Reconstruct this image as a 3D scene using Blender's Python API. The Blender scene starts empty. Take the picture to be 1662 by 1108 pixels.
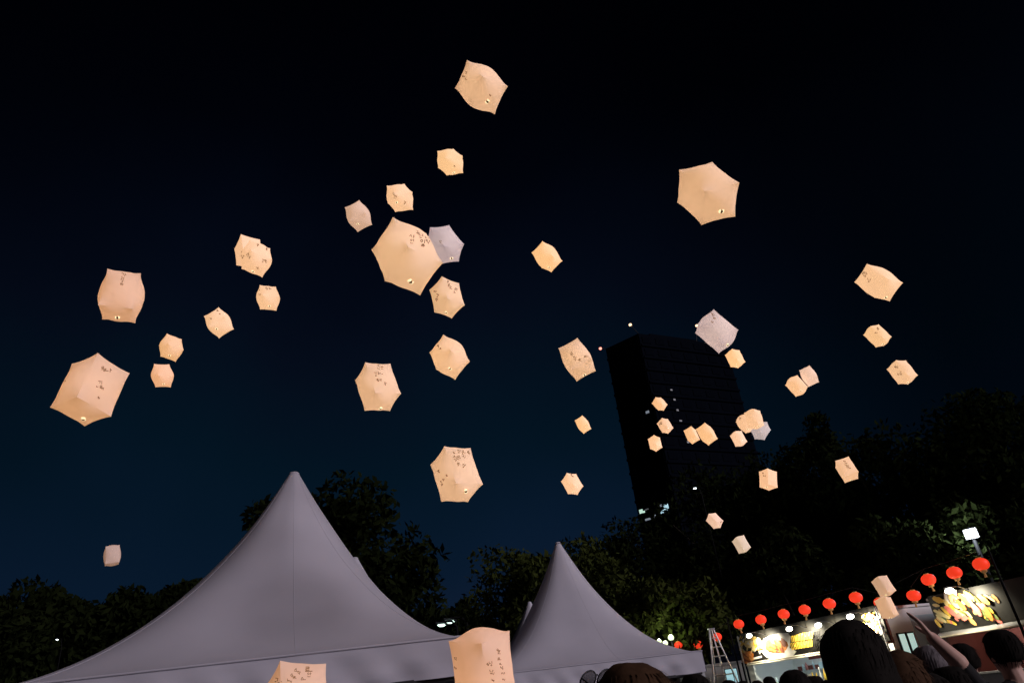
import bpy, bmesh, math, random
import numpy as np
from mathutils import Vector, Matrix, noise
from mathutils.bvhtree import BVHTree

scene = bpy.context.scene
col = scene.collection
R = math.radians

# ------------------------------------------------------------------ camera
PITCH, ROLL, FPX, EYE = R(28.0), R(7.0), 1109.0, Vector((0, 0, 1.6))
cF = Vector((0, math.cos(PITCH), math.sin(PITCH)))
r0 = Vector((1, 0, 0)); u0 = Vector((0, -math.sin(PITCH), math.cos(PITCH)))
cR = r0 * math.cos(ROLL) - u0 * math.sin(ROLL)
cU = u0 * math.cos(ROLL) + r0 * math.sin(ROLL)
cam_d = bpy.data.cameras.new('camera'); cam = bpy.data.objects.new('camera', cam_d); col.objects.link(cam)
cam_d.sensor_width = 36.0; cam_d.lens = 36.0 * FPX / 1662.0
cam_d.clip_start = 0.05; cam_d.clip_end = 3000
M = Matrix((cR, cU, -cF)).transposed().to_4x4(); M.translation = EYE
cam.matrix_world = M
scene.camera = cam

# ------------------------------------------------------------------ night sky
world = bpy.data.worlds.new('World'); scene.world = world; world.use_nodes = True
nt = world.node_tree; nt.nodes.clear()
wo = nt.nodes.new('ShaderNodeOutputWorld'); bg = nt.nodes.new('ShaderNodeBackground')
tc = nt.nodes.new('ShaderNodeTexCoord'); sep = nt.nodes.new('ShaderNodeSeparateXYZ')
ramp = nt.nodes.new('ShaderNodeValToRGB')
nz = nt.nodes.new('ShaderNodeTexNoise'); nz.inputs['Scale'].default_value = 2.2; nz.inputs['Detail'].default_value = 3
ma = nt.nodes.new('ShaderNodeMath'); ma.operation = 'MULTIPLY_ADD'
ma.inputs[1].default_value = 0.36; ma.inputs[2].default_value = -0.18
ad = nt.nodes.new('ShaderNodeMath'); ad.operation = 'ADD'
nt.links.new(tc.outputs['Generated'], sep.inputs[0]); nt.links.new(tc.outputs['Generated'], nz.inputs['Vector'])
nt.links.new(nz.outputs['Fac'], ma.inputs[0]); nt.links.new(sep.outputs['Z'], ad.inputs[0]); nt.links.new(ma.outputs[0], ad.inputs[1])
nt.links.new(ad.outputs[0], ramp.inputs[0])
els = ramp.color_ramp.elements
els[0].position = 0.0; els[0].color = (.0052, .0112, .0300, 1)
els[1].position = 0.95; els[1].color = (.0002, .0003, .0018, 1)
for p_, c_ in ((.16, (.0024, .0086, .0225, 1)), (.34, (.0010, .0062, .0138, 1)), (.52, (.0014, .0034, .0092, 1)), (.72, (.0004, .0010, .0036, 1))):
    e_ = els.new(p_); e_.color = c_
vd = nt.nodes.new('ShaderNodeVectorMath'); vd.operation = 'DOT_PRODUCT'; vd.inputs[1].default_value = (-.26, .95, .16)   # city glow ahead
nt.links.new(tc.outputs['Generated'], vd.inputs[0])
gl = nt.nodes.new('ShaderNodeMapRange'); gl.interpolation_type = 'SMOOTHSTEP'; gl.inputs[1].default_value = .62; gl.inputs[2].default_value = 1.0; gl.inputs[3].default_value = .26; gl.inputs[4].default_value = 1.12
nt.links.new(vd.outputs['Value'], gl.inputs[0]); nt.links.new(gl.outputs[0], bg.inputs[1])
nt.links.new(ramp.outputs[0], bg.inputs[0])
nt.links.new(bg.outputs[0], wo.inputs[0])

# the festival's flood of light, from behind and right of the camera
sun_d = bpy.data.lights.new('sun', 'SUN'); sun = bpy.data.objects.new('sun', sun_d); col.objects.link(sun)
sun_d.energy = 1.5; sun_d.angle = R(24); sun_d.color = (1.0, .89, .97)
SUN_DIR = Vector((.78, -.52, .33)).normalized()
sun.rotation_euler = SUN_DIR.to_track_quat('Z', 'Y').to_euler()
scene.view_settings.view_transform = 'Standard'; scene.view_settings.look = 'None'
scene.view_settings.exposure = 0.0; scene.view_settings.gamma = 1.0; scene.view_settings.use_curve_mapping = False
scene.cycles.use_denoising = True
scene.cycles.max_bounces = 6

# ------------------------------------------------------------------ helpers
def ray(x, y):
    return (cF + cR * ((x - 831) / FPX) - cU * ((y - 554) / FPX)).normalized()
def atz(x, y, z):
    d = ray(x, y); return EYE + d * ((z - EYE.z) / d.z)
def atd(x, y, D):
    d = ray(x, y); return EYE + d * (D / math.hypot(d.x, d.y))
def onplane(x, y, p0, n):
    d = ray(x, y); return EYE + d * ((p0 - EYE).dot(n) / d.dot(n))

class MB:
    def __init__(s): s.v = []; s.f = []; s.sm = []
    def add(s, vs, fs, smooth=False):
        o = len(s.v); s.v += [tuple(v) for v in vs]
        for f in fs: s.f.append(tuple(o + i for i in f)); s.sm.append(smooth)
        return s
    def box(s, c, d, m=None):
        vs = [Vector((c[0] + sx * d[0] / 2, c[1] + sy * d[1] / 2, c[2] + sz * d[2] / 2)) for sx in (-1, 1) for sy in (-1, 1) for sz in (-1, 1)]
        if m: vs = [m @ v for v in vs]
        return s.add(vs, [(0, 1, 3, 2), (4, 6, 7, 5), (0, 4, 5, 1), (2, 3, 7, 6), (0, 2, 6, 4), (1, 5, 7, 3)])
    def tube(s, pts, rads, n=8, caps=True, smooth=True):
        pts = [Vector(p) for p in pts]
        if not hasattr(rads, '__len__'): rads = [rads] * len(pts)
        rings = []
        for i, p in enumerate(pts):
            a = pts[max(i - 1, 0)]; b = pts[min(i + 1, len(pts) - 1)]; t = (b - a).normalized()
            up = Vector((0, 0, 1)) if abs(t.z) < .9 else Vector((1, 0, 0))
            x = t.cross(up).normalized(); y = t.cross(x).normalized()
            rings.append([p + (x * math.cos(2 * math.pi * k / n) + y * math.sin(2 * math.pi * k / n)) * rads[i] for k in range(n)])
        vs = [v for r_ in rings for v in r_]; fs = []
        for i in range(len(pts) - 1):
            for k in range(n):
                fs.append((i * n + k, i * n + (k + 1) % n, (i + 1) * n + (k + 1) % n, (i + 1) * n + k))
        s.add(vs, fs, smooth)
        if caps:
            s.add(rings[0], [tuple(range(n))]); s.add(rings[-1], [tuple(range(n))])
        return s
    def lathe(s, prof, n=24, c=(0, 0, 0), rib=None):
        vs = []
        for r_, z in prof:
            for k in range(n):
                a = 2 * math.pi * k / n; q = r_ * (rib(k) if rib else 1)
                vs.append((c[0] + q * math.cos(a), c[1] + q * math.sin(a), c[2] + z))
        fs = [(i * n + k, i * n + (k + 1) % n, (i + 1) * n + (k + 1) % n, (i + 1) * n + k) for i in range(len(prof) - 1) for k in range(n)]
        return s.add(vs, fs, True)
    def poly(s, pts): return s.add(pts, [tuple(range(len(pts)))])
    def prism(s, pts, off):
        pts = [Vector(p) for p in pts]; off = Vector(off); n = len(pts)
        s.add(pts + [p + off for p in pts], [tuple(range(n)), tuple(range(2 * n - 1, n - 1, -1))] + [(i, (i + 1) % n, n + (i + 1) % n, n + i) for i in range(n)])
        return s
    def mesh(s, name):
        me = bpy.data.meshes.new(name); me.from_pydata(s.v, [], s.f); me.update()
        me.polygons.foreach_set('use_smooth', s.sm)
        return me
    def build(s, name, mat, parent=None):
        return link(name, s.mesh(name), mat, parent)
def link(name, me, mat=None, parent=None):
    o = bpy.data.objects.new(name, me); col.objects.link(o)
    if mat and me is not None and hasattr(me, 'materials') and not len(me.materials): me.materials.append(mat)
    if parent: o.parent = parent
    return o
def tag(o, label=None, cat=None, group=None, kind=None):
    for k, v in (('label', label), ('category', cat), ('group', group), ('kind', kind)):
        if v: o[k] = v
    return o
def empty(name, loc=(0, 0, 0), rot=(0, 0, 0)):
    o = bpy.data.objects.new(name, None); col.objects.link(o); o.location = loc; o.rotation_euler = rot
    o.empty_display_size = .1
    return o

def mat(name, color, rough=.7, emit=None, estr=0, noise_amt=0, noise_scale=5, bump=0, metallic=0, alpha=1, trans=0, spec=.3):
    m = bpy.data.materials.new(name); m.use_nodes = True
    t = m.node_tree; b = t.nodes['Principled BSDF']
    b.inputs['Base Color'].default_value = (*color, 1); b.inputs['Roughness'].default_value = rough
    b.inputs['Metallic'].default_value = metallic; b.inputs['Specular IOR Level'].default_value = spec
    b.inputs['Alpha'].default_value = alpha; b.inputs['Transmission Weight'].default_value = trans
    if emit:
        b.inputs['Emission Color'].default_value = (*emit, 1); b.inputs['Emission Strength'].default_value = estr
    if noise_amt or bump:
        c = t.nodes.new('ShaderNodeTexCoord'); n = t.nodes.new('ShaderNodeTexNoise')
        n.inputs['Scale'].default_value = noise_scale; n.inputs['Detail'].default_value = 5
        t.links.new(c.outputs['Object'], n.inputs['Vector'])
        if noise_amt:
            mx = t.nodes.new('ShaderNodeMix'); mx.data_type = 'RGBA'
            mx.inputs[6].default_value = (*[max(0, v * (1 - noise_amt)) for v in color], 1)
            mx.inputs[7].default_value = (*[min(1, v * (1 + noise_amt)) for v in color], 1)
            t.links.new(n.outputs['Fac'], mx.inputs[0]); t.links.new(mx.outputs[2], b.inputs['Base Color'])
        if bump:
            bp = t.nodes.new('ShaderNodeBump'); bp.inputs['Strength'].default_value = bump; bp.inputs['Distance'].default_value = .02
            t.links.new(n.outputs['Fac'], bp.inputs['Height']); t.links.new(bp.outputs[0], b.inputs['Normal'])
    return m
def nosample(m):
    m.cycles.emission_sampling = 'NONE'; return m

MT = {}
MT['asphalt'] = mat('asphalt', (.05, .05, .052), .9, noise_amt=.4, noise_scale=3, bump=.4)
MT['pvc'] = mat('tent_fabric', (.50, .49, .57), .62, noise_amt=.16, noise_scale=.7, bump=.10)
MT['alu'] = mat('aluminium', (.55, .56, .58), .4, metallic=.6, noise_amt=.1, noise_scale=8)
MT['dark'] = mat('dark_steel', (.03, .03, .035), .5, noise_amt=.2)
MT['black'] = mat('black_steel', (.006, .006, .007), .7, noise_amt=.2, spec=.1)
MT['bark'] = mat('bark', (.03, .024, .018), .9, noise_amt=.4, noise_scale=6, bump=.5)
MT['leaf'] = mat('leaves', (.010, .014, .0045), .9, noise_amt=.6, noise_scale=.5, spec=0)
MT['leaf_lit'] = mat('leaves_lit_olive', (.036, .046, .012), .9, noise_amt=.6, noise_scale=.5, spec=0)  # brighter copy of the leaves, with lamp light put into the colour
MT['concrete'] = mat('tower_concrete', (.0034, .0046, .0082), .9, noise_amt=.2, noise_scale=.15, spec=0)
MT['glass_dark'] = mat('dark_window_glass', (.0031, .0042, .0075), .8, noise_amt=.2, spec=0)
MT['win_cool'] = nosample(mat('lit_window_cool', (.4, .5, .55), .5, (.55, .85, 1.0), .85))
MT['win_green'] = nosample(mat('lit_window_greenish', (.4, .5, .45), .5, (.65, .95, .8), .8))
MT['win_dim'] = nosample(mat('lit_window_dim', (.3, .3, .32), .5, (.55, .58, .65), .10))
MT['aircraft'] = nosample(mat('warning_lamp', (.5, .1, .08), .4, (1.0, .30, .22), 2.4))
MT['aircraft_w'] = nosample(mat('warning_lamp_amber', (.5, .3, .2), .4, (1.0, .62, .38), 2.4))
MT['red'] = nosample(mat('red_lantern_silk', (.6, .03, .02), .5, (1.0, .050, .016), .80, noise_amt=.1, noise_scale=20))
MT['gold'] = mat('gold_tassel', (.55, .33, .10), .5, (1.0, .45, .15), .10, noise_amt=.3, noise_scale=40)
MT['white'] = mat('white_panel', (.72, .75, .74), .5, noise_amt=.10, noise_scale=2)
MT['cyan'] = mat('pale_blue_panel', (.50, .66, .70), .45, noise_amt=.08, noise_scale=3)
MT['cream'] = mat('cream_rail', (.75, .70, .56), .5, noise_amt=.1, noise_scale=10)
MT['banner'] = mat('banner_black', (.011, .010, .008), .5, noise_amt=.3, noise_scale=4)
MT['p_white'] = mat('print_white', (.80, .78, .74), .5, noise_amt=.05, noise_scale=8)
MT['p_yellow'] = mat('print_yellow', (.80, .52, .06), .5, noise_amt=.2, noise_scale=12)
MT['p_pale'] = mat('print_pale_yellow', (.80, .66, .30), .5, noise_amt=.2, noise_scale=15)
MT['p_orange'] = mat('print_orange', (.72, .25, .05), .5, noise_amt=.35, noise_scale=14)
MT['p_pale_or'] = mat('print_pale_orange', (.78, .40, .13), .5, noise_amt=.3, noise_scale=14)
MT['p_brown'] = mat('print_brown', (.30, .07, .02), .5, noise_amt=.3, noise_scale=14)
MT['p_pink'] = mat('print_pink', (.75, .20, .16), .5, noise_amt=.25, noise_scale=12)
MT['p_green'] = mat('print_green', (.16, .20, .06), .5, noise_amt=.3, noise_scale=12)
MT['maroon'] = mat('maroon_panel', (.16, .045, .035), .6, noise_amt=.2)
MT['rose'] = mat('rose_awning', (.50, .20, .18), .6, noise_amt=.15)
MT['lampglow'] = nosample(mat('lamp_face', (.8, .8, .7), .4, (1.0, .97, .82), 9))
MT['lampcool'] = nosample(mat('lamp_face_cool', (.8, .8, .8), .4, (.78, .90, 1.0), 9))
MT['lampgreen'] = nosample(mat('lamp_face_green', (.8, .8, .8), .4, (.72, 1.0, .86), 2.2))
MT['globe'] = nosample(mat('globe_lamp', (.8, .8, .7), .4, (.80, 1.0, .52), 1.3))
MT['led'] = nosample(mat('led_bulb', (.9, .8, .6), .3, (1.0, .76, .42), 1.25))
MT['battery'] = mat('battery_pack', (.16, .11, .07), .5, noise_amt=.2, noise_scale=60)
MT['ink'] = mat('marker_ink', (.05, .025, .015), .7, (.42, .20, .09), .50, noise_amt=.3, noise_scale=60)  # emission stands in for the lantern's glow coming through the strokes
MT['skin'] = mat('skin', (.62, .38, .31), .55, noise_amt=.08, noise_scale=25)
MT['skin2'] = mat('skin_tan', (.40, .23, .16), .55, noise_amt=.08, noise_scale=25)
MT['eye'] = mat('eye_white', (.7, .68, .65), .3, noise_amt=.02)
MT['hair_black'] = mat('hair_black', (.010, .008, .007), .85, spec=.08, noise_amt=.5, noise_scale=60)
MT['hair_brown'] = mat('hair_brown', (.055, .028, .015), .85, spec=.08, noise_amt=.5, noise_scale=60)
MT['hair_grey'] = mat('hair_grey', (.16, .14, .15), .85, spec=.08, noise_amt=.4, noise_scale=60)
MT['cloth_black'] = mat('cloth_black', (.012, .011, .012), .85, noise_amt=.3, noise_scale=20)
MT['cloth_brown'] = mat('cloth_brown', (.05, .035, .025), .85, noise_amt=.3, noise_scale=20)
MT['cloth_maroon'] = mat('cloth_maroon', (.05, .014, .014), .85, noise_amt=.3, noise_scale=20)
MT['cloth_grey'] = mat('cloth_grey', (.09, .08, .085), .85, noise_amt=.3, noise_scale=20)
MT['denim'] = mat('denim', (.03, .04, .07), .85, noise_amt=.3, noise_scale=20)
MT['lens'] = mat('tinted_lens', (.12, .11, .12), .12, alpha=.6, spec=.6, noise_amt=.05)
MT['wire'] = mat('black_wire', (.01, .01, .01), .6, noise_amt=.1)
MT['pearl'] = mat('pearl', (.8, .75, .7), .25, noise_amt=.03)

def paper_material():
    m = bpy.data.materials.new('lantern_paper'); m.use_nodes = True; t = m.node_tree; t.nodes.clear()
    out = t.nodes.new('ShaderNodeOutputMaterial')
    oi = t.nodes.new('ShaderNodeObjectInfo')
    c = t.nodes.new('ShaderNodeTexCoord'); n = t.nodes.new('ShaderNodeTexNoise')
    n.inputs['Scale'].default_value = 4; n.inputs['Detail'].default_value = 2
    t.links.new(c.outputs['Object'], n.inputs['Vector'])
    fib = t.nodes.new('ShaderNodeMapRange'); fib.inputs[3].default_value = .90; fib.inputs[4].default_value = 1.08
    t.links.new(n.outputs['Fac'], fib.inputs[0])
    bp = t.nodes.new('ShaderNodeBump'); bp.inputs['Strength'].default_value = .35; bp.inputs['Distance'].default_value = .02
    t.links.new(n.outputs['Fac'], bp.inputs['Height'])
    df = t.nodes.new('ShaderNodeBsdfDiffuse'); df.inputs[0].default_value = (.86, .77, .77, 1)
    tr = t.nodes.new('ShaderNodeBsdfTranslucent'); tr.inputs[0].default_value = (.80, .66, .48, 1)
    t.links.new(bp.outputs[0], df.inputs['Normal'])
    mx = t.nodes.new('ShaderNodeMixShader'); mx.inputs[0].default_value = .40
    t.links.new(df.outputs[0], mx.inputs[1]); t.links.new(tr.outputs[0], mx.inputs[2])
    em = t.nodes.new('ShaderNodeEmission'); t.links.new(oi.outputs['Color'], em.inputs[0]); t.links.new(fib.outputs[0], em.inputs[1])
    ads = t.nodes.new('ShaderNodeAddShader'); t.links.new(mx.outputs[0], ads.inputs[0]); t.links.new(em.outputs[0], ads.inputs[1])
    t.links.new(ads.outputs[0], out.inputs[0])
    return nosample(m)
MT['paper'] = paper_material()

# ------------------------------------------------------------------ ground
g = MB().poly([(-400, -60, 0), (400, -60, 0), (400, 700, 0), (-400, 700, 0)]).build('ground', MT['asphalt'])
tag(g, kind='structure')

# ------------------------------------------------------------------ tower block
def tower():
    H = 74.0
    def corner(x, y, h): 
        d = ray(x, y); t = (h - EYE.z) / d.z; p = EYE + d * t; return Vector((p.x, p.y, 0))
    Lc, Nc, Rc = corner(983, 566, H), corner(1036, 541, H), corner(1178, 560, H)
    Bc = Lc + Rc - Nc
    root = empty('tower_block', (Nc.x, Nc.y, 0))
    o = Nc
    loc = lambda p: Vector(p) - o
    foot = [loc(Lc), loc(Nc), loc(Rc), loc(Bc)]
    MB().prism(foot, (0, 0, H)).build('wall', MT['concrete'], root)
    cen = (foot[0] + foot[2]) / 2
    MB().prism([cen + (p - cen) * .55 + Vector((0, 0, H + .01)) for p in foot], (0, 0, 1.6)).build('roof_plant_room', MT['concrete'], root)
    NFL = 24; fh = H / NFL
    faces = []
    for a, b, n in ((foot[0], foot[1], 5), (foot[1], foot[2], 7)):
        e = (b - a).normalized(); nn = Vector((e.y, -e.x, 0))
        if nn.y > 0: nn = -nn
        faces.append((a, b, n, e, nn))
    for k in range(1, NFL):
        mb = MB()
        for a, b, n, e, nn in faces:
            q = a + Vector((0, 0, k * fh - .25)); L = (b - a).length
            mb.prism([q + nn * .002, q + e * L + nn * .002, q + e * L + nn * .4, q + nn * .4], (0, 0, .5))
        mb.build('floor_band', MT['concrete'], root)
    for a, b, n, e, nn in faces:
        L = (b - a).length; w = L / n * .62
        wm = MB().prism([e * (-w / 2) + nn * .01, e * (w / 2) + nn * .01, e * (w / 2) + nn * .12, e * (-w / 2) + nn * .12], (0, 0, fh * .52)).mesh('window')
        wm.materials.append(MT['glass_dark'])
        for k in range(2, NFL):
            for i in range(n):
                p = a + e * (L * (i + .5) / n) + Vector((0, 0, k * fh + .7))
                w_o = link('window', wm, None, root); w_o.location = p
    # rooms with the light on: quads on the facade plane
    lit = [((1043, 833), 6, 6, 'win_green'), ((1047.5, 832), 3, 3, 'win_green'), ((1084, 828), 8, 9, 'win_cool'), ((1075, 833.5), 5.5, 6, 'win_cool'),
           ((1080, 832), 3.5, 4.5, 'win_cool'), ((1054, 844), 10, 3, 'win_dim2'), ((1064, 840), 6, 4, 'win_dim2'), ((1075, 822), 3, 3, 'win_dim2'), ((1052, 828), 6, 2.4, 'win_dim'),
           ((1088, 635), 4, 2.5, 'win_dim'), ((1093, 651), 4, 3, 'win_dim'), ((1053, 671), 6, 4, 'win_dim2'), ((1098, 668), 4, 3, 'win_dim'), ((1103, 685), 5, 2.5, 'win_dim'), ((1115, 720), 4, 3, 'win_dim')]
    MT['win_dim2'] = nosample(mat('lit_window_grey', (.3, .3, .32), .5, (.55, .62, .75), .32))
    for (x, y), wp, hp, mk in lit:
        a, b, n, e, nn = faces[1]
        p = onplane(x, y, o + a, nn) - o
        if (p - a).dot(e) < 0:
            a, b, n, e, nn = faces[0]; p = onplane(x, y, o + a, nn) - o
        s = 150 / FPX
        MB().prism([p + e * (-wp / 2 * s) + nn * .42, p + e * (wp / 2 * s) + nn * .42, p + e * (wp / 2 * s) + nn * .5, p + e * (-wp / 2 * s) + nn * .5], (0, 0, hp * s)).build('lit_window', MT[mk], root)
    for (x, y), mk in (((1023, 527), 'aircraft_w'), ((974.5, 565.5), 'aircraft'), ((1131, 528.5), 'aircraft_w')):
        d = ray(x, y); cc = min(foot[:3], key=lambda q: abs(math.atan2(q.x + o.x, q.y + o.y) - math.atan2(d.x, d.y)))
        if x == 1131: cc = foot[1] * .35 + foot[2] * .65
        D = math.hypot(cc.x + o.x, cc.y + o.y)
        p = EYE + d * (D / math.hypot(d.x, d.y)) - o
        MB().tube([(cc.x, cc.y, H), (p.x, p.y, p.z)], .09, 6).build('mast', MT['dark'], root)
        MB().lathe([(0, -.3), (.3, -.2), (.36, 0), (.3, .2), (0, .3)], 10, tuple(p)).build('warning_light', MT[mk], root)
    tag(root, 'dark high-rise tower block with red warning lights on its roof', 'tower')
tower()

# ------------------------------------------------------------------ trees
def leaf_cloud(cen, rad, n, size, seed, clumps):
    rg = np.random.default_rng(seed)
    d = rg.normal(size=(clumps, 3)); d /= np.linalg.norm(d, axis=1)[:, None]
    rr = rg.uniform(.25, .93, (clumps, 1)) ** .6
    cc = d * rr * np.array(rad); cc[:, 2] = np.where(cc[:, 2] < -.7 * rad[2], -.6 * rad[2], cc[:, 2])
    cr = rg.uniform(.20, .40, clumps) * min(rad)
    k = rg.integers(0, clumps, n)
    q = rg.normal(size=(n, 3)); q /= np.linalg.norm(q, axis=1)[:, None]
    P = cc[k] + q * cr[k][:, None] * rg.uniform(.55, 1.1, (n, 1)) + np.array(cen)
    a = rg.normal(size=(n, 3)); a /= np.linalg.norm(a, axis=1)[:, None]
    b = np.cross(a, rg.normal(size=(n, 3))); b /= np.linalg.norm(b, axis=1)[:, None]
    s = size * rg.uniform(.6, 1.35, (n, 1))
    V = np.stack([P - a * s, P + b * s * .45 , P + a * s, P - b * s * .45], 1).reshape(-1, 3)
    return V, cc + np.array(cen)
def tree(label, px, py, D, rx, ry, seed, matk='leaf', n=15000, size=.19, group='trees behind the festival', cat='tree'):
    c = atd(px, py, D); sc = (c - EYE).length / FPX; rxm, rym = rx * sc, ry * sc
    root = empty('tree', (c.x, c.y, 0))
    cz = max(c.z, rym * .8)
    V, cc = leaf_cloud((0, 0, cz), (rxm, rxm, rym), n, size, seed, 55)
    me = bpy.data.meshes.new('crown'); nq = len(V) // 4
    me.vertices.add(len(V)); me.vertices.foreach_set('co', V.ravel())
    me.loops.add(len(V)); me.loops.foreach_set('vertex_index', np.arange(len(V)))
    me.polygons.add(nq); me.polygons.foreach_set('loop_start', np.arange(nq) * 4)
    me.update(calc_edges=True); me.validate()
    link('crown', me, MT[matk], root)
    rg = random.Random(seed); tr = .022 * (cz + rym) + .05
    mb = MB(); top = Vector((rg.uniform(-.3, .3), rg.uniform(-.3, .3), cz * .8))
    pts = [(0, 0, -.1), (rg.uniform(-.1, .1), rg.uniform(-.1, .1), cz * .3), (top.x * .6, top.y * .6, cz * .55), top, (top.x, top.y, cz + rym * .5)]
    mb.tube(pts, [tr * 1.35, tr, tr * .85, tr * .6, tr * .15], 9)
    mb.build('trunk', MT['bark'], root)
    for i in range(7):
        q = Vector(cc[rg.randrange(len(cc))]); f = rg.uniform(.45, .8); st = Vector((top.x * f, top.y * f, top.z * f))
        MB().tube([st, st.lerp(q, .5) + Vector((0, 0, .4)), q], [tr * .42, tr * .25, tr * .08], 6).build('limb', MT['bark'], root)
    tag(root, label, cat, group)
tree('broad dark tree rising behind the large near white tent', 545, 935, 29, 150, 135, 1)
tree('olive-lit bushy tree directly behind the smaller white tent peak', 900, 985, 42, 125, 105, 2, 'leaf_lit')
tree('dark round tree between the lit olive tree and the tower foot', 1030, 968, 46, 95, 92, 3)
tree('dark tree covering the foot of the tower', 1192, 890, 47, 108, 112, 4)
tree('tallest dark tree with narrow upright crown behind the food stalls', 1348, 815, 47, 70, 140, 5)
tree('dark tree filling the gap beside the tallest narrow tree', 1265, 865, 50, 85, 110, 6)
tree('wide dark tree behind the red lantern string', 1460, 835, 45, 105, 115, 7)
tree('tall dark tree behind the white floodlight', 1600, 795, 43, 110, 115, 8)
tree('low dark tree directly above the menu banner of the chicken stall', 1290, 965, 41, 105, 80, 9)
tree('low tree lit grey-green by the white floodlight', 1500, 925, 36, 95, 75, 10)
tree('low tree lit yellow-green by globe lamps beside the smaller tent', 1085, 1010, 36, 90, 62, 11, 'leaf_lit')
tree('low bushy tree beside the sloping left edge of the near tent', 200, 1050, 36, 75, 75, 12)
tree('low bushy tree with a lamp showing through its leaves', 105, 1065, 38, 75, 62, 13)
tree('small dark tree close against the near tent roof slope', 285, 1030, 40, 62, 66, 14)
tree('dark tree at the far end of the bushy tree row', 15, 1070, 36, 80, 80, 15)
tree('distant dark tree over two green-white street lamps', 748, 1030, 70, 58, 50, 16, n=4000, size=.3)
tree('distant dark tree low between the two tents', 690, 1040, 75, 50, 40, 17, n=3500, size=.3)
tree('dark tree beyond the pink-sausage stall banner', 1650, 910, 40, 90, 90, 18)

# ------------------------------------------------------------------ tents
def tent(label, c, S, yaw, H, e, val=.42, wr=0.012, seed=0):
    root = empty('peak_tent', (c[0], c[1], 0), (0, 0, R(yaw)))
    NA, NS = 96, 34
    vs = []; fs = []
    for i in range(NS + 1):
        s = .030 + (1 - .030) * (i / NS) ** 1.15
        n_ = 2.0 + 6 * s * s + 30 * s ** 12
        z = e + (H - e) * (1 - s) ** 1.58
        for k in range(NA):
            a = 2 * math.pi * (k + .5) / NA; ca, sa = math.cos(a), math.sin(a)
            q = (abs(ca) ** n_ + abs(sa) ** n_) ** (-1 / n_)
            if i == NS: q = 1 / max(abs(ca), abs(sa))
            rr = s * S / 2 * q
            wv = wr * math.sin(a * 9 + seed) * s * (1 - s) * 3 + .03 * noise.noise((ca * s * 3 + seed, sa * s * 3, s * 4)) * s * (1 - s) * 4
            vs.append((rr * ca, rr * sa, z + wv))
    for i in range(NS):
        for k in range(NA):
            fs.append((i * NA + k, i * NA + (k + 1) % NA, (i + 1) * NA + (k + 1) % NA, (i + 1) * NA + k))
    MB().add(vs, fs, True).build('roof', MT['pvc'], root)
    MB().lathe([(.096, -.165), (.090, -.145), (.070, -.125), (.04, -.115), (.0, -.112)], 20, (0, 0, H)).build('peak_cap', MT['pvc'], root)
    for k in [q * NA // 4 + d for q in range(4) for d in (3, 12)]:
        pts = [Vector(vs[i * NA + k]).lerp(Vector(vs[i * NA + (k + 1) % NA]), .5) + Vector((0, 0, .001)) for i in range(2, NS + 1)]
        MB().tube(pts, .0035, 5).build('roof_seam', MT['pvc'], root)
    for side in range(4):
        m = Matrix.Rotation(side * math.pi / 2, 4, 'Z')
        vv = []; ff = []; NX = 70; NZ = 5
        for j in range(NZ + 1):
            t = j / NZ
            for i in range(NX + 1):
                x = -S / 2 + S * i / NX; u = i / NX
                edge = min(1, 6 * min(u, 1 - u))
                w = .045 * math.sin(28 * u + 5 * t + seed + side) * t + .030 * math.sin(61 * u - 4 * t + side) * t
                w += .12 * noise.noise((x * 1.3 + 3.1 * t, side * 7 + seed, t * 1.2)) * t
                zz = e - val * t - .018 * abs(math.sin(math.pi * 6 * u)) * t
                vv.append(m @ Vector((x, -S / 2 - .012 - edge * w * .9 - .02 * t, zz)))
        for j in range(NZ):
            for i in range(NX):
                ff.append((j * (NX + 1) + i, j * (NX + 1) + i + 1, (j + 1) * (NX + 1) + i + 1, (j + 1) * (NX + 1) + i))
        v = MB().add(vv, ff, True).build('valance', MT['pvc'], root)
        MB().box((0, -S / 2 + .05, e - val - .03), (S - .2, .06, .06), m).build('eave_beam', MT['dark'], root)
        mb = MB(); p0 = m @ Vector((-S / 2, -S / 2 - .014, e + .006)); p1 = m @ Vector((S / 2, -S / 2 - .014, e + .006))
        mb.tube([p0, p1], .016, 6).build('eave_seam', MT['pvc'], root)
        q = m @ Vector((S / 2 - .08, -S / 2 + .08, 0))
        MB().box((q.x, q.y, (e - .08) / 2), (.1, .1, e - .08)).build('pole', MT['alu'], root)
        MB().box((q.x, q.y, .01), (.3, .3, .02)).build('base_plate', MT['dark'], root)
    tag(root, label, 'tent', 'white peaked marquee tents')
    return root
tent('largest white peaked marquee with its whole curved roof in view', (-4.245, 11.925), 6.0, 6.74, 5.92, 2.45, seed=1)
tent('white peaked marquee in front of the olive-lit tree', (.69, 23.07), 6.0, 7.7, 6.34, 2.4, .5, seed=2)
p_ = atd(859, 976, 33.5); tent('white tent showing only a thin tip behind the second marquee', (p_.x, p_.y), 6.0, 7.5, p_.z + .12, 2.4, seed=3)
p_ = atd(576, 904, 20.6); tent('white tent showing only a tiny corner of its tip above the largest roof', (p_.x, p_.y), 6.0, 7.0, p_.z + .12, 2.4, seed=4)

# ------------------------------------------------------------------ food stalls
EV = Vector((.3665, -.930, 0)).normalized(); DV = Vector((.930, .3665, 0)).normalized(); FN = -DV
A1 = Vector((7.2, 28.5, 0)); L1 = 7.05
def pl(x, y, p0, off): return onplane(x, y, p0 + FN * off, DV)
def zpts(lst, x0, y0, s): return [(x0 + a / s, y0 + b / s) for a, b in lst]

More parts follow.
